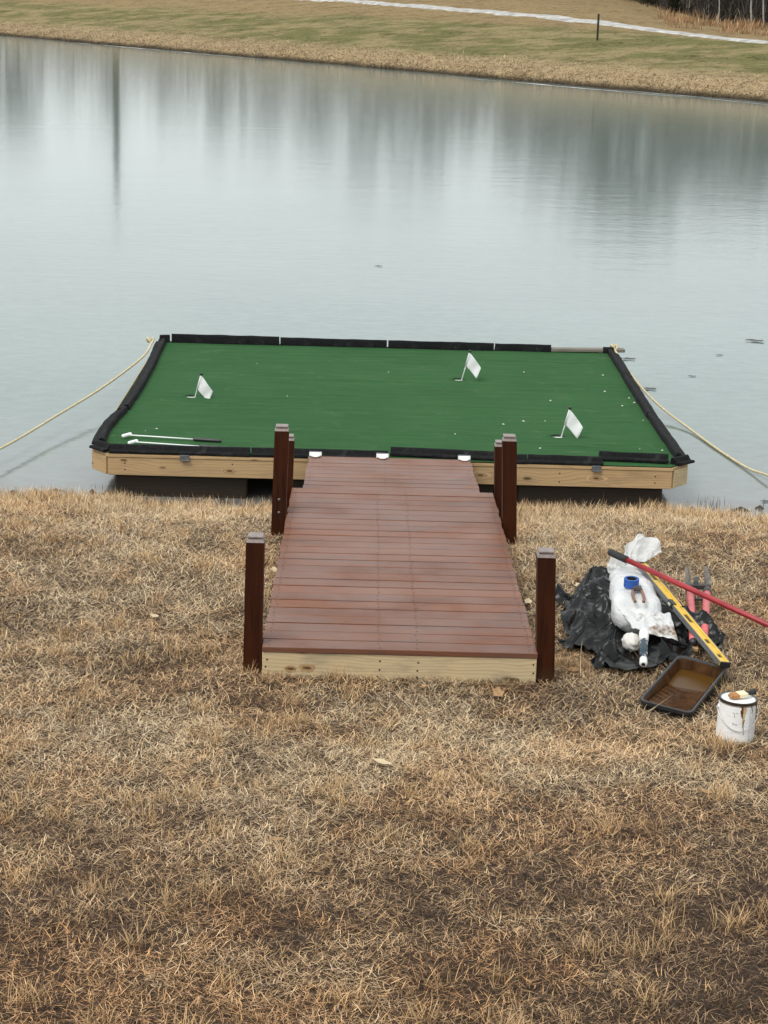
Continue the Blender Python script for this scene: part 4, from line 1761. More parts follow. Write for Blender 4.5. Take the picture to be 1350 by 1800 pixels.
# ------------------------------------------------------------------ flags, putters, specks on the green
def flag(hx, hy, top, label, seed):
    rd = random.Random(seed)
    base = Vector((hx + 0.022, hy - 0.012, PT - 0.02))
    tip = Vector(top)
    t = thing('hole_flag', label, 'flag', (hx, hy, PT - 0.02), 'small white flags on the putting green')
    build('pole', MB().tube([base, tip], 0.0055, 8), M['white_plastic'], t, smooth=True)
    ft = MB().lathe([(HR * 0.93, 0), (HR * 0.93, 0.006), (HR * 0.25, 0.010)], 20, Matrix.Translation((hx, hy, PT - 0.019)))
    # only the near half of the foot shows: the far part is a dark insert
    V = [(hx + HR * 0.85 * math.cos(a), hy + HR * 0.85 * math.sin(a), PT - 0.009) for a in np.linspace(math.pi * 1.02, math.pi * 1.98, 14)]
    V2 = [(x, y, z + 0.005) for x, y, z in V]
    n = len(V)
    fm = MB().add(V + V2, [tuple(range(n))[::-1], tuple(range(n, 2 * n))] + [(i, (i + 1) % n, n + (i + 1) % n, n + i) for i in range(n)])
    build('foot', fm, M['white_plastic'], t)
    kb = MB().lathe([(0.008, -0.006), (0.013, 0.002), (0.014, 0.012), (0.009, 0.020)], 10, Matrix.Translation(tip))
    build('knob', kb, M['black_plastic'], t, smooth=True)
    ax = (tip - base).normalized()
    hl = 0.125

    def fn(u, v):
        # u from the pole outwards, v down the hoist; the free side droops
        p = tip - ax * (0.006 + v * hl)
        drop = Vector((0.104 * u - 0.020 * v * u, -0.06 * u, -(0.125 - 0.035 * v) * u ** 1.15))
        w_ = 0.014 * math.sin(u * 7 + v * 2.5 + seed) * u
        sq = Vector((0.0 + 0.012 * v * u, w_, -0.01 * u * v))
        return p + drop + sq
    fo = build('cloth', MB().grid(fn, 12, 12), M['flag_cloth'], t, smooth=True, solid=0.0015)
    hm = MB().tube([tip - ax * 0.004, tip - ax * (0.008 + hl)], 0.0085, 8)
    build('hem', hm, M['flag_cloth'], fo, smooth=True)
    return t


flag(*HOLES[0], (-1.385, 16.10, 0.535), 'small white flag on the left part of the green turf', 1)
flag(*HOLES[1], (0.935, 17.17, 0.600), 'small white flag farthest from the shore, near the back edging', 2)
flag(*HOLES[2], (1.618, 14.92, 0.570), 'small white flag nearest the front edging at right', 3)


def putter(hx, hy, gx, gy, label, seed):
    z = PT + 0.014
    t = thing('putter', label, 'putter', ((hx + gx) / 2, (hy + gy) / 2, PT), 'white putters lying on the turf')
    a, b = Vector((hx, hy, z + 0.01)), Vector((gx, gy, z))
    m1 = a.lerp(b, 0.70)
    build('shaft', MB().tube([a, m1], 0.0052, 8), M['white_metal'], t, smooth=True)
    build('grip', MB().tube([m1, m1.lerp(b, 0.05), b.lerp(m1, 0.05), b], [0.0095, 0.0145, 0.0125, 0.011], 10), M['black_plastic'], t, smooth=True)
    hd = MB()
    mt = Matrix.Translation(a + Vector((-0.012, -0.012, 0.002))) @ Matrix.Rotation(R(58), 4, 'Z')
    hd.box((0, 0, 0), (0.105, 0.028, 0.024), 0.007, mt)
    h = build('head', hd, M['white_metal'], t)
    return t


putter(-1.800, 14.475, -1.085, 14.395, 'white putter with black grip lying whole in view behind the front edging', 1)
putter(-1.725, 14.245, -1.02, 14.160, 'white putter half hidden behind the front edging, only its head showing', 2)

sp_pts = [(2.191, 17.549), (2.119, 16.778), (2.198, 16.162), (2.30, 16.512), (2.32, 16.312), (1.596, 16.3), (1.48, 15.469), (2.30, 15.601), (1.356, 14.461),
          (2.131, 14.538), (2.30, 14.50), (0.212, 17.427), (-1.005, 17.677), (0.72, 14.892), (1.127, 15.299), (1.465, 17.603), (-0.661, 16.217), (1.30, 15.44), (-1.70, 14.72), (-1.62, 14.80)]
sp0 = None
for i, (x, y) in enumerate(sp_pts):
    if sp0 is None:
        b = MB().lathe([(0.004, 0), (0.011, 0.003), (0.010, 0.008), (0.003, 0.011)], 7)
        sp0 = build('debris_speck', b, M['speck'], None, (0, 0, 0))
        tag(sp0, 'tiny pale speck of debris lying on the green putting turf', 'debris', 'pale specks on the putting turf')
        o = sp0
    else:
        o = sp0.copy()
        COL.objects.link(o)
    o.location = (x, y, PT + 0.003)
    o.rotation_euler = (0, 0, random.uniform(0, 6))
    s_ = random.uniform(0.4, 1.0)
    o.scale = (s_ * 1.2, s_ * 0.8, s_)


# ------------------------------------------------------------------ mooring ropes
def spline(pts, n=12):
    P = [Vector(p) for p in pts]
    P = [P[0] * 2 - P[1]] + P + [P[-1] * 2 - P[-2]]
    out = []
    for i in range(1, len(P) - 2):
        a, b, c, d = P[i - 1:i + 3]
        for k in range(n):
            t = k / n
            out.append(0.5 * ((2 * b) + (c - a) * t + (2 * a - 5 * b + 4 * c - d) * t * t + (3 * b - a - 3 * c + d) * t ** 3))
    out.append(P[-2])
    return out


def mooring(pts, label, knot):
    t = thing('mooring_rope', label, 'rope', pts[0])
    build('rope', MB().tube(spline(pts), 0.0108, 8), M['rope'], t, smooth=True)
    k = Vector(knot)
    lp = [k + Vector((0.032 * math.cos(a), 0.022 * math.sin(a * 1.0), 0.022 * math.sin(a * 2 + 0.6))) for a in np.linspace(0, 9.2, 26)]
    build('knot', MB().tube(lp, 0.011, 8), M['rope'], t, smooth=True)


mooring([(-2.055, 18.45, 0.40), (-2.12, 18.1, 0.30), (-2.37, 17.2, 0.185), (-2.62, 16.2, 0.135), (-2.88, 15.0, 0.115), (-3.2, 13.9, 0.13), (-3.5, 13.0, 0.26)],
        'cream mooring rope running from the back left corner to the left shore', (-2.085, 18.5, 0.40))
mooring([(2.44, 18.78, 0.385), (2.50, 18.4, 0.29), (2.62, 17.9, 0.16), (2.75, 17.4, 0.075), (2.90, 16.85, 0.022), (3.02, 16.1, 0.012), (3.15, 15.4, 0.018), (3.25, 15.0, 0.05), (3.5, 14.1, 0.10), (3.72, 13.2, 0.24)],
        'cream mooring rope dipping into the water on the right side', (2.44, 18.80, 0.400))


# ------------------------------------------------------------------ floating bits and fallen leaves
def leaf_mesh(seed, L=0.06, curl=0.35, lobes=5):
    rd = random.Random(seed)
    V, F = [(0, 0, 0)], []
    n = 18
    for i in range(n):
        a = 2 * math.pi * i / n
        r_ = L * (0.5 + 0.22 * abs(math.sin(a * lobes / 2)) + rd.uniform(-0.05, 0.05))
        x, y = r_ * math.cos(a) * 1.25, r_ * math.sin(a) * 0.75
        V.append((x, y, curl * (x * x * 6 + y * y * 9) * (0.6 + 0.8 * rd.random()) + 0.004 * rd.random()))
    for i in range(n):
        F.append((0, 1 + i, 1 + (i + 1) % n))
    m_ = MB()
    m_.add(V, F)
    st = [Vector((-L * 0.55, 0, 0.004)), Vector((-L * 0.95, 0.004, 0.006))]
    m_.tube(st, 0.0012, 4)
    return m_


LEAVES = [
    (0.113, 7.556, 0.07, 'leaf_pale', 'pale curled leaf lying alone on the open lawn below the walkway'),
    (1.276, 10.712, 0.06, 'leaf_pale', 'pale leaf on the grass just above the black plastic sheet'),
    (0.672, 8.71, 0.075, 'leaf', 'brown leaf below the right end of the walkway front board'),
    (0.319, 8.738, 0.06, 'leaf', 'brown leaf below the middle of the walkway front board'),
    (-0.31, 8.72, 0.05, 'leaf', 'small brown leaf below the left end of the front board'),
    (0.945, 10.35, 0.06, 'leaf_pale', 'pale tan leaf between the walkway edge and the right front post'),
    (1.419, 7.264, 0.05, 'leaf', 'brown leaf on the lawn below the roller tray'),
    (1.022, 7.832, 0.06, 'leaf', 'brown leaf on the lawn left of the paint can'),
    (-0.50, 10.9, 0.05, 'leaf_pale', 'pale leaf in the grass beside the left edge of the walkway'),
    (-1.10, 9.9, 0.038, 'leaf_pale', 'pale torn leaf on the lawn left of the walkway'),
    (-0.28, 6.6, 0.05, 'leaf', 'dark brown leaf in the lower lawn near the centre'),
    (1.08, 9.15, 0.055, 'leaf', 'brown leaf just right of the front right post'),
]
for i, (x, y, s_, mt, lab) in enumerate(LEAVES):
    m_ = leaf_mesh(i, s_ * 0.75, random.uniform(0.2, 0.6))
    o = build('fallen_leaf', m_, M[mt], None, (0, 0, 0), smooth=False)
    o.location = (x, y, float(gz(x, y)) + 0.032)
    o.rotation_euler = (random.uniform(-0.3, 0.3), random.uniform(-0.3, 0.3), random.uniform(0, 6.28))
    tag(o, lab, 'leaf', 'fallen leaves on the lawn')

FLO = [(4.423, 21.725, 0.13, 'long dark floating leaf by the right edge of the picture'),
       (2.80, 20.35, 0.10, 'dark floating leaf just behind the platform back right corner'),
       (3.344, 19.461, 0.05, 'small dark lump floating off the right side of the platform'),
       (3.844, 20.737, 0.05, 'small dark fleck floating farther out at right'),
       (2.80, 18.72, 0.09, 'thin dark twig floating by the right mooring rope'),
       (3.10, 14.35, 0.05, 'dark scrap floating close to the right shore'),
       (-2.60, 13.95, 0.07, 'dark clod at the waterline left of the platform'),
       (0.15, 27.2, 0.07, 'small dark fleck far out behind the platform')]
for i, (x, y, s_, lab) in enumerate(FLO):
    m_ = leaf_mesh(50 + i, s_, 0.15)
    o = build('floating_leaf', m_, M['ice_flake'], None, (0, 0, 0))
    o.location = (x, y, 0.006)
    o.rotation_euler = (0, 0, random.uniform(-0.4, 0.4))
    o.scale = (1, 0.9, 1)
    tag(o, lab, 'floating leaf', 'dark bits floating on the pond')


def reeds():
    spots = [(2.62, 13.98, 40, 0.17), (2.45, 14.1, 8, 0.10), (2.95, 13.95, 8, 0.12), (2.2, 13.95, 12, 0.12), (-2.15, 13.95, 12, 0.11), (-2.45, 14.0, 10, 0.09), (-2.75, 13.95, 10, 0.1),
             (3.3, 14.0, 14, 0.12), (3.05, 14.2, 4, 0.14), (-1.95, 13.9, 8, 0.1), (-2.0, 14.25, 4, 0.06), (-3.0, 14.1, 6, 0.06)]
    B, Ls = [], []
    for x, y, n, h in spots:
        B.append(np.stack([x + rng.normal(0, 0.05, n), y + rng.normal(0, 0.03, n), np.full(n, -0.01)], -1))
        Ls.append(rng.uniform(0.4, 1.0, n) * h)
    # a scatter all along the margin
    n = 500
    x = rng.uniform(-4, 4.4, n)
    B.append(np.stack([x, 13.72 + np.abs(rng.normal(0, 0.12, n)), np.full(n, -0.01)], -1))
    Ls.append(rng.uniform(0.02, 0.075, n))
    B, Ls = np.concatenate(B), np.concatenate(Ls)
    n = len(B)
    c = np.array([0.10, 0.085, 0.06])[None] * rng.uniform(0.4, 1.7, n)[:, None]
    V, F, C = blades(B, Ls, rng.uniform(0.003, 0.006, n), rng.uniform(0, 6.28, n), np.abs(rng.normal(0.2, 0.2, n)), rng.uniform(0, 0.2, n), c, c)
    fast_mesh('shore_weeds', V, F, M['twig'], C, 'stuff')


reeds()


def mud():
    m_ = MB()
    rd = random.Random(21)
    for i in range(90):
        x = rd.uniform(-4, 4.4)
        y = 13.80 + rd.uniform(0, 0.36)
        r_ = rd.uniform(0.03, 0.09)
        n = 9
        V = [(x, y, rd.uniform(0.010, 0.038))]
        for k in range(n):
            a = 6.283 * k / n
            q = r_ * rd.uniform(0.6, 1.2)
            V.append((x + 1.6 * q * math.cos(a), y + 0.8 * q * math.sin(a), -0.02))
        m_.add(V, [(0, 1 + k, 1 + (k + 1) % n) for k in range(n)])
    build('shore_mud', m_, M['mud'], kind='stuff', smooth=True)


mud()

# ------------------------------------------------------------------ the heap of tools on the right
G = lambda x, y: float(gz(x, y))


def black_sheet():
    out = [(1.189, 10.481), (1.316, 10.762), (1.443, 10.90), (1.645, 10.95), (1.74, 10.75), (1.77, 10.40), (1.76, 10.05), (1.90, 9.80), (1.945, 9.66), (1.84, 9.52), (1.69, 9.50),
           (1.60, 9.36), (1.50, 9.22), (1.34, 9.10), (1.241, 9.13), (1.235, 9.28), (1.265, 9.42), (1.20, 9.50), (1.131, 9.56), (1.075, 9.72), (1.085, 9.97), (1.155, 9.95), (1.09, 10.18), (1.13, 10.34)]
    c = Vector((1.50, 9.98))
    t = thing('plastic_sheet', 'crumpled black plastic sheet heaped on the grass under the white sack', 'plastic sheet', (c.x, c.y, G(c.x, c.y)))
    n = len(out)
    NA, NR = 260, 56
    V, F = [], []
    for i in range(NA):
        f = i / NA * n
        k = int(f)
        a, b = Vector(out[k % n]), Vector(out[(k + 1) % n])
        e = a.lerp(b, f - k)
        for j in range(NR + 1):
            r_ = j / NR
            p = c.lerp(e, r_)
            h = 0.145 * max(0, 1 - r_ ** 1.8) ** 0.85
            th = 2 * math.pi * i / NA
            # radiating pleats, sharper and deeper towards the hem
            q = Vector((p.x * 5.0, p.y * 5.0, 1.7))
            w_ = mn.noise(Vector((math.cos(th) * 3.2, math.sin(th) * 3.2, r_ * 0.8)))
            pl = 1 - abs(mn.noise(Vector((math.cos(th) * 5.5, math.sin(th) * 5.5, r_ * 0.7 + 3))) * 2.2)
            cr = 1 - abs(mn.noise(q) * 2.4)
            cr2 = 1 - abs(mn.noise(q * 2.3 + Vector((4, 1, 2))) * 2.2)
            env = min(1, r_ * 2.2)
            big = 1 - abs(mn.noise(Vector((p.x * 3.4 + 2 * p.y, p.y * 2.6, 7.7))) * 2.3)
            h += env * (0.034 * max(0, pl) * (0.5 + 0.5 * w_) + 0.055 * max(0, big) ** 1.5 + 0.040 * max(0, cr) ** 2 + 0.024 * max(0, cr2) ** 2)
            edge = max(0, (r_ - 0.86) / 0.14)
            h *= 1 - 0.78 * math.exp(-((p.x - 1.44) / 0.20) ** 2 - ((p.y - 9.38) / 0.34) ** 2)
            h = h * (1 - 0.55 * edge) + edge * 0.045 * max(0, mn.noise(Vector((math.cos(th) * 7, math.sin(th) * 7, 5))) + 0.3)
            px = p.x + 0.05 * env * mn.noise(q * 0.9 + Vector((9, 0, 0)))
            py = p.y + 0.08 * env * mn.noise(q * 0.9 + Vector((0, 9, 0)))
            V.append((px, py, G(px, py) + 0.022 + h))
    for i in range(NA):
        for j in range(NR):
            a = i * (NR + 1) + j
            b = ((i + 1) % NA) * (NR + 1) + j
            F.append((a, a + 1, b + 1, b))
    m_ = MB()
    m_.add(V, F)
    build('film', m_, M['film'], t, smooth=True, merge=0.0005)
    # loose flaps folded up from the hem
    for (x, y, w_, l_, rz, hh) in [(1.16, 9.60, 0.24, 0.16, 0.5, 0.10), (1.26, 9.22, 0.17, 0.13, 0.2, 0.12), (1.84, 9.62, 0.15, 0.12, -0.4, 0.07), (1.13, 10.36, 0.13, 0.16, 1.2, 0.09), (1.62, 9.34, 0.16, 0.10, -0.2, 0.09)]:
        def fn(u, v):
            a = (u - 0.5) * w_
            b = v * l_
            lift = hh * math.sin(v * 2.2) * (0.55 + 0.45 * math.sin(u * 5 + x * 9))
            q = Vector((a, -0.3 * l_ + b * math.cos(1.1 * v), 0))
            q = Matrix.Rotation(rz, 3, 'Z') @ q
            jit = 0.018 * mn.noise(Vector((u * 4 + x, v * 4 + y, 2)))
            return Vector((x + q.x, y + q.y, G(x + q.x, y + q.y) + 0.04 + max(0, lift) + jit))
        build('film_flap', MB().grid(fn, 18, 12), M['film'], t, smooth=True)


black_sheet()


def white_sack():
    t = thing('white_sack', 'full white woven plastic sack lying on the black plastic sheet', 'sack', (1.49, 10.0, 0.44))
    c = Vector((1.485, 10.03, 0.530))
    ax = Vector((0.03, 0.46, -0.012))      # towards the pond
    sdv = Vector((0.128, -0.008, 0))
    upv = Vector((0, 0, 0.118))
    NU, NV = 40, 40
    V, F = [], []
    for i in range(NU + 1):
        u = -1 + 2 * i / NU
        w_ = max(0.0, 1 - abs(u) ** 5) ** 0.5
        wid = 0.30 + 0.70 * w_ if u < 0 else 0.42 + 0.58 * w_
        thk = 0.10 + 0.90 * max(0, 1 - abs(u) ** 3.5) ** 0.6
        for j in range(NV):
            th = 2 * math.pi * j / NV
            cx = math.copysign(abs(math.cos(th)) ** 0.75, math.cos(th)) * wid
            cz = math.copysign(abs(math.sin(th)) ** 0.8, math.sin(th)) * thk
            sc = 1 + 0.12 * (-u) * (1 if u < 0 else 0.6)
            p = c + ax * u + sdv * cx * sc + upv * cz
            q = Vector((p.x * 9, p.y * 6, p.z * 9))
            e = abs(u) ** 3
            p += Vector((0, 0, 1)) * (0.020 * mn.noise(q * 0.7) + 0.012 * max(0, 1 - abs(mn.noise(q * 1.3 + Vector((5, 2, 0)))) * 4) * (cz > 0) + 0.020 * e * mn.noise(Vector((p.x * 34, u * 2, 0))))
            V.append(p)
    for i in range(NU):
        for j in range(NV):
            k = (j + 1) % NV
            F.append((i * NV + j, i * NV + k, (i + 1) * NV + k, (i + 1) * NV + j))
    F += [tuple(range(NV))[::-1], tuple(NU * NV + j for j in range(NV))]
    m_ = MB()
    m_.add(V, F)
    build('sack_body', m_, M['bag'], t, smooth=True)

    # flared loose mouth at the far end
    def mouth(u, v):
        th = R(205 - 168 * v)
        pts_ = [(0.0, 0.09), (0.16, 0.15), (0.34, 0.155), (0.52, 0.115), (0.68, 0.20), (0.85, 0.265), (1.0, 0.215)]
        for k in range(len(pts_) - 1):
            if v <= pts_[k + 1][0] + 1e-9:
                f = (v - pts_[k][0]) / (pts_[k + 1][0] - pts_[k][0])
                rr = pts_[k][1] + (pts_[k + 1][1] - pts_[k][1]) * f * f * (3 - 2 * f)
                break
        r_ = 0.035 + (rr - 0.035) * u
        e1, e2, e3 = Vector((1, 0.10, 0)), Vector((0, 0.72, 0.69)), Vector((0, -0.69, 0.72))
        fold = 0.020 * math.sin(v * 34 + 1.5 * u) * (0.25 + 0.75 * u) + 0.045 * u * (1 - u) + 0.034 * mn.noise(Vector((u * 4, v * 9, 1))) + 0.016 * u * (1 - abs(mn.noise(Vector((u * 7, v * 18, 4))) * 3))
        r_ += 0.012 * mn.noise(Vector((v * 14, 3, u))) * u
        return Vector((1.535, 10.42, 0.580)) + (e1 * math.cos(th) + e2 * math.sin(th)) * r_ + e3 * fold
    build('sack_mouth', MB().grid(mouth, 22, 84), M['film_white'], t, smooth=True)
    nk = MB().tube([(1.500, 10.33, 0.560), (1.522, 10.40, 0.575), (1.538, 10.45, 0.590)], [0.085, 0.055, 0.045], 18)
    build('sack_neck', nk, M['bag'], t, smooth=True)

    # torn, stained skirt at the near end, gathered towards the roller handle
    def skirt(u, v):
        a = Vector((1.352, 9.665, 0.585)).lerp(Vector((1.622, 9.640, 0.580)), v)
        b = Vector((1.405, 9.475, 0.548)).lerp(Vector((1.640, 9.415, 0.500)), v ** 1.25)
        p = a.lerp(b, u)
        sag = 0.030 * math.sin(math.pi * u) * (0.4 + 0.6 * math.sin(math.pi * v))
        pl = 0.007 * math.sin(v * 34 + 2.0 * u) * (1 - 0.6 * u) * math.sin(math.pi * min(1, u + 0.15)) + 0.016 * mn.noise(Vector((u * 4 + 8, v * 7, 1)))
        p.z += sag + pl + 0.010
        p.y += 0.010 * math.sin(v * 9) * u
        return p
    sk_ = build('sack_skirt', MB().grid(skirt, 20, 64), M['bag_stained'], t, smooth=True)
    sk_['label'] = 'torn brown-stained end of the sack'
    return t


white_sack()

# bundled white rag beside the roller handle
rg = MB()
NV = 28
V, F = [], []
for i in range(21):
    ph = math.pi * i / 20
    for j in range(NV):
        th = 2 * math.pi * j / NV
        d = Vector((math.sin(ph) * math.cos(th), math.sin(ph) * math.sin(th), math.cos(ph)))
        r_ = 1.0 + 0.13 * (1 - abs(mn.noise(d * 1.7 + Vector((3, 1, 0))) * 2.6)) + 0.10 * mn.noise(d * 3.2)
        V.append((1.398 + d.x * 0.044 * r_, 9.41 + d.y * 0.070 * r_, 0.500 + d.z * 0.042 * r_))
for i in range(20):
    for j in range(NV):
        k = (j + 1) % NV
        F.append((i * NV + j, i * NV + k, (i + 1) * NV + k, (i + 1) * NV + j))
rg.add(V, F)
tag(build('white_rag', rg, M['rag'], smooth=True, merge=0.0005), 'bundled white rag on black plastic, left of the dark roller handle', 'rag')

# paint roller handle
t = thing('paint_roller', 'dark teal paint roller handle with white collar poking out of the sack', 'paint roller', (1.44, 9.28, 0.45))
a, b = Vector((1.462, 9.42, 0.560)), Vector((1.420, 9.10, 0.490))
d = (b - a)
build('collar', MB().tube([a, a + d * 0.1, a + d * 0.30], [0.022, 0.026, 0.023], 16), M['white_plastic'], t, smooth=True)
build('grip', MB().tube([a + d * 0.302, a + d * 0.34, a + d * 0.6, a + d * 0.85], [0.017, 0.020, 0.021, 0.018], 14), M['teal'], t, smooth=True)
tipo = build('end_cap', MB().tube([a + d * 0.852, a + d * 0.98, a + d], [0.020, 0.020, 0.014], 14), M['white_plastic'], t, smooth=True)
build('thread_hole', MB().tube([a + d * 1.0005, a + d * 1.004], [0.010, 0.010], 12), M['black_plastic'], tipo)

# tape roll
tz = 0.650
t = thing('tape_roll', 'roll of blue masking tape standing flat on the white sack', 'tape roll', (1.452, 9.90, tz))
mt = Matrix.Translation((1.452, 9.90, tz)) @ Matrix.Rotation(R(4), 4, 'X')
build('tape', MB().lathe([(0.029, 0), (0.0405, 0), (0.0405, 0.046), (0.029, 0.046), (0.029, 0)], 32, mt, close=False), M['blue_tape'], t, smooth=False)
build('core', MB().lathe([(0.0265, 0.001), (0.0288, 0.001), (0.0288, 0.045), (0.0265, 0.045), (0.0265, 0.001)], 32, mt, close=False), M['cup_dark'], t)

# pliers
pz = 0.663
t = thing('pliers', 'open pliers with brown dipped handles lying below the blue tape', 'pliers', (1.462, 9.70, pz))
for sgn in (-1, 1):
    pts = [(1.468 + sgn * 0.006, 9.80, pz + 0.002), (1.468 + sgn * 0.022, 9.785, pz), (1.464 + sgn * 0.028, 9.72, pz - 0.001), (1.460 + sgn * 0.027, 9.65, pz - 0.002), (1.456 + sgn * 0.022, 9.60, pz - 0.003)]
    build('handle', MB().tube(spline(pts[1:], 6), [0.0085] * 19, 8), M['copper_grip'], t, smooth=True)
    jw = MB().tube([(1.468 + sgn * 0.020, 9.785, pz + 0.002), (1.474 + sgn * 0.010, 9.815, pz + 0.004), (1.486 + sgn * 0.008, 9.850, pz + 0.004)], [0.011, 0.013, 0.006], 6)
    build('jaw', jw, M['dark_metal'], t)
build('pivot', MB().lathe([(0.012, 0), (0.012, 0.012), (0.006, 0.016)], 12, Matrix.Translation((1.472, 9.80, pz))), M['dark_metal'], t)
build('crossbar', MB().box((1.470, 9.793, pz + 0.003), (0.058, 0.020, 0.014), 0.004), M['dark_metal'], t)


# spirit level
def level():
    A, B = Vector((1.560, 10.30, 0.655)), Vector((1.822, 9.085, 0.505))
    t = thing('spirit_level', 'yellow spirit level with grey edge propped from the sack down to the tray', 'spirit level', B)
    ax = (B - A).normalized()
    Ln = (B - A).length
    left = Vector((0, 0, 1)).cross(ax).normalized()     # across, to the right seen from the camera or left
    if left.x > 0:
        left = -left
    nrm = left.cross(ax)
    if nrm.z < 0:
        nrm = -nrm
    # roll the bar so the broad yellow face looks up and to the right
    q = Quaternion(ax, R(9) * (1 if (Quaternion(ax, 0.1) @ nrm).x > nrm.x else -1))
    left, nrm = q @ left, q @ nrm
    mt = Matrix((ax, -left, nrm)).transposed().to_4x4()
    mt.translation = (A + B) / 2
    W, H = 0.050, 0.028
    hl = Ln / 2
    m_ = MB()
    for sg in (-1, 1):
        m_.box((0, sg * (W / 2 - 0.006), 0), (Ln, 0.012, H), 0.002, mt)
    slots = [(-0.44, 0.085), (0.10, 0.10), (0.375, 0.050), (0.545, 0.040)]
    edges = [-hl]
    for c_, w_ in slots:
        edges += [c_ - w_ / 2, c_ + w_ / 2]
    edges.append(hl)
    for i in range(0, len(edges), 2):
        x0, x1 = edges[i], edges[i + 1]
        if x1 > x0:
            m_.box(((x0 + x1) / 2, 0, 0), (x1 - x0, W - 0.024, H * 0.72), 0.002, mt)
    build('frame', m_, M['yellow'], t)
    for c_, w_ in slots:  # black plates added so the open slots look dark inside
        build('slot_dark_fill', MB().box((c_, 0, -0.001), (w_ - 0.004, W - 0.025, H * 0.5), 0.001, mt), M['black_plastic'], t)
    s = MB().box((0, -(W / 2 + 0.0022), 0), (Ln - 0.02, 0.004, H), 0.001, mt)
    # the grey milled edge that faces the camera
    build('milled_edge', s, M['grey_edge'], t)
    s2 = MB().box((0, (W / 2 + 0.0022), 0), (Ln - 0.02, 0.004, H), 0.001, mt)
    build('milled_edge', s2, M['grey_edge'], t)
    for sg in (-1, 1):
        cp = MB().box((sg * (hl + 0.004), 0, 0), (0.010, W + 0.006, H + 0.004), 0.002, mt)
        build('end_cap', cp, M['black_plastic'], t)
    v = MB().box((-0.085, -(W / 2 - 0.004), 0.002), (0.062, 0.026, H + 0.008), 0.002, mt)
    vb = build('vial_block', v, M['black_plastic'], t)
    vt = MB().box((-0.085, -(W / 2 + 0.011), 0.003), (0.030, 0.006, 0.014), 0.002, mt)
    build('vial', vt, M['vial'], vb)
    return mt


M['vial'] = simple('pale_green_vial', (0.5, 0.55, 0.42), 0.1, 0, 0.05, 10, 0)
level()

# red pole
A, B = Vector((1.372, 10.27, 0.735)), Vector((2.205, 9.50, 0.47))
B2 = A + (B - A) * 1.45
B2.z = G(B2.x, B2.y) + 0.05
t = thing('red_pole', 'long red metal pole with dark grip lying across the white sack', 'pole', B2)
d = B2 - A
build('shaft', MB().tube([A + d * 0.075, A + d * 0.5, B2], [0.0155, 0.0155, 0.0155], 14), M['red_pole'], t, smooth=True)
build('grip', MB().tube([A, A + d * 0.006, A + d * 0.074, A + d * 0.0745], [0.015, 0.0205, 0.0205, 0.017], 14), M['grip'], t, smooth=True)


# post hole digger
def digger():
    t = thing('post_hole_digger', 'clamshell post hole digger with two faded red handles lying in the grass', 'post hole digger', (1.83, 10.1, 0.40))
    L0, L1 = Vector((1.855, 10.38, G(1.85, 10.38) + 0.125)), Vector((1.715, 9.40, G(1.715, 9.4) + 0.115))
    R0, R1 = Vector((1.948, 10.36, G(1.95, 10.36) + 0.125)), Vector((1.765, 9.38, G(1.765, 9.38) + 0.115))
    for a, b in ((L0, L1), (R0, R1)):
        h = build('handle', MB().tube([a, a.lerp(b, 0.5), b], [0.0215, 0.0205, 0.0205], 12), M['pink_fibre'], t, smooth=True)
        dd = (b - a).normalized()
        build('end_cap', MB().tube([b, b + dd * 0.03], [0.022, 0.021], 12), M['black_plastic'], h, smooth=True)
        so_ = MB().tube([a - dd * 0.10, a, a + dd * 0.05], [0.018, 0.025, 0.025], 10)
        build('socket', so_, M['dark_metal'], h, smooth=True)
    br = MB()
    br.box(((L0 + R0) / 2 + Vector((0, 0.05, 0.012))), (0.15, 0.035, 0.03), 0.006)
    build('hinge_bar', br, M['dark_metal'], t)
    build('hinge_bar', MB().box(((L0 + R0) / 2 + Vector((-0.008, -0.14, -0.005))), (0.10, 0.014, 0.014), 0.004), M['dark_metal'], t)
    build('hinge_bolt', MB().lathe([(0.014, 0), (0.014, 0.02), (0.007, 0.045)], 8, Matrix.Translation((L0 + R0) / 2 + Vector((-0.01, 0.05, 0.025)))), M['steel'], t)
    for (q, sgn) in ((L0, -1), (R0, 1)):
        bx, by, bz = q.x + 0.022, q.y + 0.12, q.z

        def fn(u, v):
            # curved spade blade turned on edge, standing up from the socket
            a = (v - 0.5) * 1.9
            w_ = 0.040 * (1 - 0.75 * u ** 3)
            y = by + 0.24 * u
            x = bx + sgn * (0.020 - 0.020 * math.cos(a)) + w_ * math.sin(a) * 0.45 + 0.02 * u
            z = bz - 0.025 + 0.03 * u + w_ * math.sin(a) * 0.9 + 0.03 * u * u
            return Vector((x, y, z))
        build('blade', MB().grid(fn, 14, 10), M['muddy_steel'], t, smooth=True, solid=0.004)


digger()
ch = MB()
ch.box((1.735, 9.50, G(1.735, 9.50) + 0.10), (0.040, 0.30, 0.022), 0.004, )
o = build('wood_offcut', ch, M['wood_chip'])
tag(o, 'tan split wood offcut lying between the two red handles', 'wood offcut')
o.rotation_euler = (0.05, 0.1, -0.13)


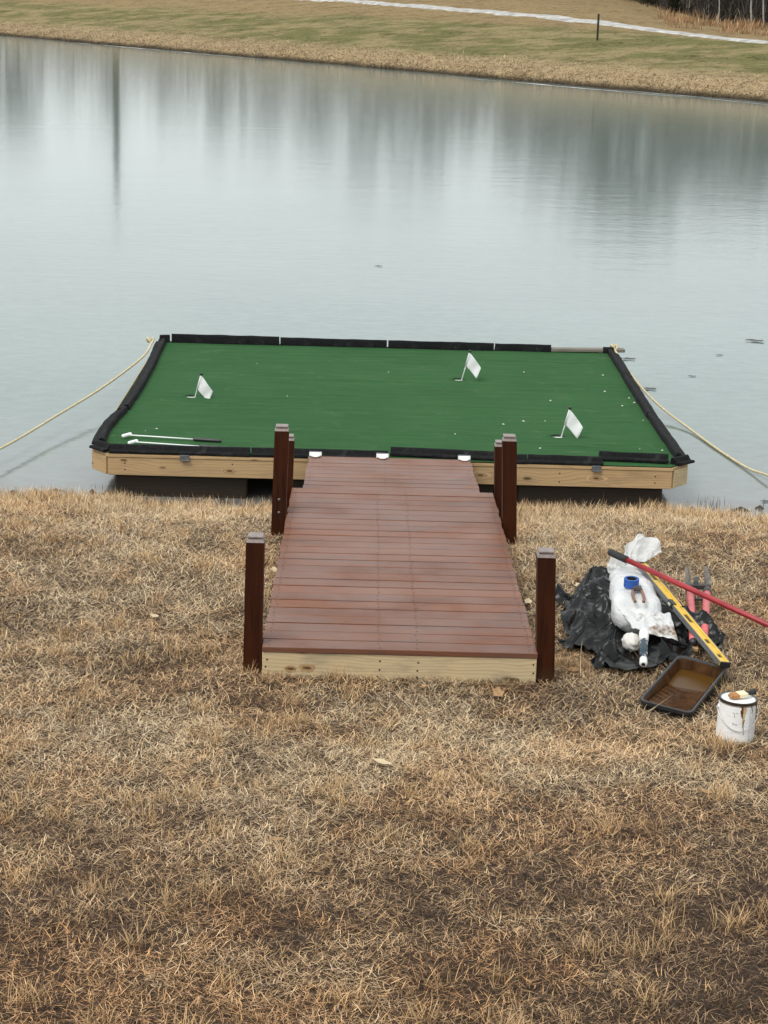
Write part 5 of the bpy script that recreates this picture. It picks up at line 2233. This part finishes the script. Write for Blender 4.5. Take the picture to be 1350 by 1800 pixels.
# roller tray
def tray():
    # rim corners on the ground: deep end at the back
    TL, TR, BR, BL = Vector((1.625, 9.29)), Vector((1.842, 9.10)), Vector((1.548, 8.41)), Vector((1.330, 8.60))
    gzc = G(1.586, 8.85)
    t = thing('roller_tray', 'black plastic paint roller tray wet with brown stain, on the grass', 'paint tray', (1.586, 8.85, gzc))
    zr = {0: G(TL.x, TL.y) + 0.072, 1: G(TR.x, TR.y) + 0.078, 2: G(BR.x, BR.y) + 0.045, 3: G(BL.x, BL.y) + 0.045}
    P = [Vector((c.x, c.y, zr[i])) for i, c in enumerate((TL, TR, BR, BL))]

    def rim(u, v):
        # u across (0 left, 1 right), v from the deep end (0) to the shallow end (1)
        a = P[0].lerp(P[1], u)
        b = P[3].lerp(P[2], u)
        return a.lerp(b, v)

    def ring(inset, dz, n=8, rc=0.10):
        """rounded-rectangle loop at a given inset (fractions of the tray) and drop"""
        out = []
        iu, iv = inset
        for cu, cv, a0 in ((1, 0, -90), (1, 1, 0), (0, 1, 90), (0, 0, 180)):
            ru, rv_ = rc * 1.35, rc * 0.55
            ccu = (1 - iu - ru) if cu else (iu + ru)
            ccv = (1 - iv - rv_) if cv else (iv + rv_)
            for k in range(n):
                a = R(a0 + 90 * k / (n - 1))
                p = rim(ccu + ru * math.cos(a), ccv + rv_ * math.sin(a))
                out.append(p + Vector((0, 0, dz(ccv + rv_ * math.sin(a)) if callable(dz) else dz)))
        return out

    deep = lambda v: -0.066 + 0.046 * max(0, (v - 0.30) / 0.70)
    N = 32
    m_ = MB()
    loops = [ring((0.0, 0.0), -0.016), ring((0.0, 0.0), 0.0), ring((0.012, 0.006), 0.003), ring((0.034, 0.017), 0.002), ring((0.050, 0.027), -0.006)]
    for lp in loops:
        m_.v.extend([tuple(p) for p in lp])
    for i in range(len(loops) - 1):
        for j in range(N):
            k = (j + 1) % N
            m_.f.append((i * N + j, i * N + k, (i + 1) * N + k, (i + 1) * N + j))
            m_.mi.append(0)
    smooth_angle(build('rim', m_, M['black_plastic'], t, recalc=True), 50)
    # outside of the pan
    o_ = MB()
    loops = [ring((0.020, 0.010), -0.010), ring((0.06, 0.03), lambda v: deep(v) - 0.026)]
    for lp in loops:
        o_.v.extend([tuple(p) for p in lp])
    for j in range(N):
        k = (j + 1) % N
        o_.f.append((j, k, N + k, N + j))
        o_.mi.append(0)
    o_.f.append(tuple(N + j for j in range(N)))
    o_.mi.append(0)
    build('pan_outside', o_, M['black_plastic'], t)
    # inside walls
    w_ = MB()
    loops = [ring((0.056, 0.030), -0.004), ring((0.085, 0.045), lambda v: deep(v) * 0.55), ring((0.10, 0.058), deep)]
    for lp in loops:
        w_.v.extend([tuple(p) for p in lp])
    for i in range(2):
        for j in range(N):
            k = (j + 1) % N
            w_.f.append((i * N + j, i * N + k, (i + 1) * N + k, (i + 1) * N + j))
            w_.mi.append(0)
    smooth_angle(build('pan_wall', w_, M['tray_in'], t, recalc=False), 60)

    # ribbed sloping floor: chevron ridges on the shallow part
    def fl(a, b):
        u = 0.085 + 0.83 * a
        v = 0.045 + 0.91 * b
        p = rim(u, v)
        z = deep(v)
        vv = v - 0.20 * (0.5 - abs(a - 0.5)) * 1.0
        if v > 0.40 and 0.06 < a < 0.94:
            ph = (vv * 13.0) % 1.0
            if vv > 0.40:
                z += 0.016 * max(0, 1 - abs(ph - 0.5) * 3.4)
        return p + Vector((0, 0, z + 0.001))
    smooth_angle(build('ribbed_floor', MB().grid(fl, 30, 190), M['tray_in'], t, recalc=False), 60)
    q = MB()
    liq = []
    # level pool in the well
    zl = rim(0.5, 0.12).z + deep(0.12) + 0.008
    for a in np.linspace(0, 1, 13):
        liq.append(rim(0.085 + 0.83 * a, 0.050))
    for a in np.linspace(1, 0, 13):
        liq.append(rim(0.085 + 0.83 * a, 0.62))
    q.add([(p.x, p.y, zl + 0.010 * 0) for p in liq], [tuple(range(len(liq)))])
    q.add([], [])
    build('stain_pool', q, M['liquid'], t, recalc=False)
    return zl


tray()


# paint can
def can():
    x, y = 1.688, 8.075
    z = G(x, y) + 0.012
    r_, h = 0.0835, 0.192
    t = thing('paint_can', 'white labelled paint can with brown drips and a wire handle', 'paint can', (x, y, z))
    mt = Matrix.Translation((x, y, z)) @ Matrix.Rotation(R(1.2), 4, 'Y')
    cb_ = MB().lathe([(r_ - 0.004, 0), (r_, 0.003), (r_, 0.012), (r_ - 0.002, 0.014), (r_ - 0.002, h - 0.012), (r_, h - 0.010), (r_ + 0.001, h), (r_ - 0.007, h + 0.002), (r_ - 0.009, h - 0.006)], 48, mt, close=True)
    smooth_angle(build('body', cb_, M['tin'], t), 40)
    lb = MB().lathe([(r_ - 0.0005, 0.016), (r_ + 0.0006, 0.0165), (r_ + 0.0006, h - 0.016), (r_ - 0.0005, h - 0.0155)], 64, mt, close=False)
    smooth_angle(build('label', lb, M['label'], t, (x, y, z)), 40)
    rimm = MB().lathe([(r_ - 0.010, h - 0.002), (r_ - 0.004, h + 0.0035), (r_ + 0.002, h + 0.002), (r_ + 0.0022, h - 0.008), (r_ - 0.001, h - 0.009)], 48, mt, close=False)
    smooth_angle(build('lid_rim', rimm, M['rim_dark'], t), 50)
    ld = MB().lathe([(r_ - 0.009, h - 0.001), (r_ - 0.018, h - 0.005), (r_ - 0.030, h - 0.003), (0.001, h - 0.003)], 48, mt, close=False)
    smooth_angle(build('lid', ld, M['white_metal'], t), 50)

    def patch(a0, a1, z0, z1, mat, name, seed, n=10):
        """a run of dried stain down the side: ragged sides, pointed foot"""
        rd = random.Random(seed)
        V, F = [], []
        for i in range(n + 1):
            f = i / n
            c_ = (a0 + a1) / 2 + 0.03 * math.sin(f * 5 + seed)
            hw = (a1 - a0) / 2 * (1 - 0.75 * f) * rd.uniform(0.6, 1.1)
            for sg in (-1, 1):
                a = c_ + sg * hw
                rr = r_ + 0.0014
                V.append((rr * math.cos(a), rr * math.sin(a), z1 + (z0 - z1) * f))
        for i in range(n):
            F.append((2 * i, 2 * i + 1, 2 * i + 3, 2 * i + 2))
        m_ = MB()
        m_.add(V, F, 0, mt)
        build(name, m_, mat, t, solid=0.0008)
    F_ = -math.pi / 2
    patch(F_ + 0.06, F_ + 0.27, 0.085, h - 0.012, M['drip_tan'], 'drip', 1)
    patch(F_ - 0.05, F_ + 0.20, 0.128, h - 0.008, M['drip'], 'drip', 2)
    patch(F_ + 0.16, F_ + 0.24, 0.050, 0.120, M['drip'], 'drip', 3)
    patch(F_ + 0.60, F_ + 0.68, 0.150, h - 0.008, M['drip'], 'drip', 4)
    patch(F_ + 1.02, F_ + 1.26, 0.105, h - 0.010, M['drip'], 'drip', 5, 4)
    # thin brown print marks on the label front
    pm_ = MB()
    for a, z0, z1, wd in [(-0.32, .128, .150, .018), (-0.36, .092, .105, .02), (-0.22, .094, .0965, .20), (-0.30, .148, .150, .26)]:
        V = []
        for zz in (z0, z1):
            for sg in (-0.5, 0.5):
                aa = F_ + a + sg * wd
                V.append(((r_ + 0.0011) * math.cos(aa), (r_ + 0.0011) * math.sin(aa), zz))
        pm_.add(V, [(0, 1, 3, 2)], 0, mt)
    build('label_print', pm_, M['dark_metal'], t, recalc=False)
    # ears and bail
    for sg in (-1, 1):
        e = MB().lathe([(0.010, 0), (0.010, 0.004), (0.005, 0.007)], 12, mt @ Matrix.Translation((sg * (r_ - 0.001), 0, h - 0.040)) @ Matrix.Rotation(R(90) * sg, 4, 'Y'))
        build('ear', e, M['white_metal'], t)
    pts = []
    for i in range(25):
        a = math.pi * i / 24
        xx = math.cos(a) * (r_ + 0.010)
        drop = math.sin(a)
        pts.append(mt @ Vector((xx, -drop * (r_ + 0.006), h - 0.040 - drop ** 1.3 * 0.085)))
    build('bail', MB().tube(pts, 0.0019, 6), M['tin'], t, smooth=True)
    # brush on the lid
    b0 = mt @ Vector((-0.045, -0.012, h + 0.010))
    b1 = mt @ Vector((0.078, 0.030, h + 0.020))
    tb = thing('paint_brush', 'paint brush with stain-soaked bristles resting on the paint can lid', 'paint brush', b0)
    d = (b1 - b0)
    yaw = math.atan2(d.y, d.x)
    bt = Matrix.Translation(b0) @ Matrix.Rotation(yaw, 4, 'Z') @ Matrix.Rotation(-0.06, 4, 'Y')
    br = MB()
    V = []
    for (xx, hw, hh) in ((0, 0.012, 0.003), (0.012, 0.021, 0.006), (0.042, 0.023, 0.0085)):
        V += [(xx, -hw, -hh), (xx, hw, -hh), (xx, hw, hh), (xx, -hw, hh)]
    br.add(V, [(0, 3, 2, 1), (8, 9, 10, 11)] + [(4 * i + j, 4 * i + (j + 1) % 4, 4 * i + 4 + (j + 1) % 4, 4 * i + 4 + j) for i in range(2) for j in range(4)], 0, bt)
    build('bristles', br, M['bristle'], tb)
    build('ferrule', MB().box((0.064, 0, 0.0), (0.044, 0.048, 0.019), 0.003, bt), M['cream'], tb)
    hd = [bt @ Vector(p) for p in ((0.086, 0, 0), (0.098, 0, 0.001), (0.112, 0, 0.003), (0.128, 0, 0.004), (0.134, 0, 0.004))]
    build('handle', MB().tube(hd, [0.014, 0.010, 0.012, 0.015, 0.007], 10), M['grip'], tb, smooth=True)


can()

n_tri = sum(len(o.data.polygons) for o in COL.objects if o.type == 'MESH')
print('objects', len(COL.objects), 'polys', n_tri)
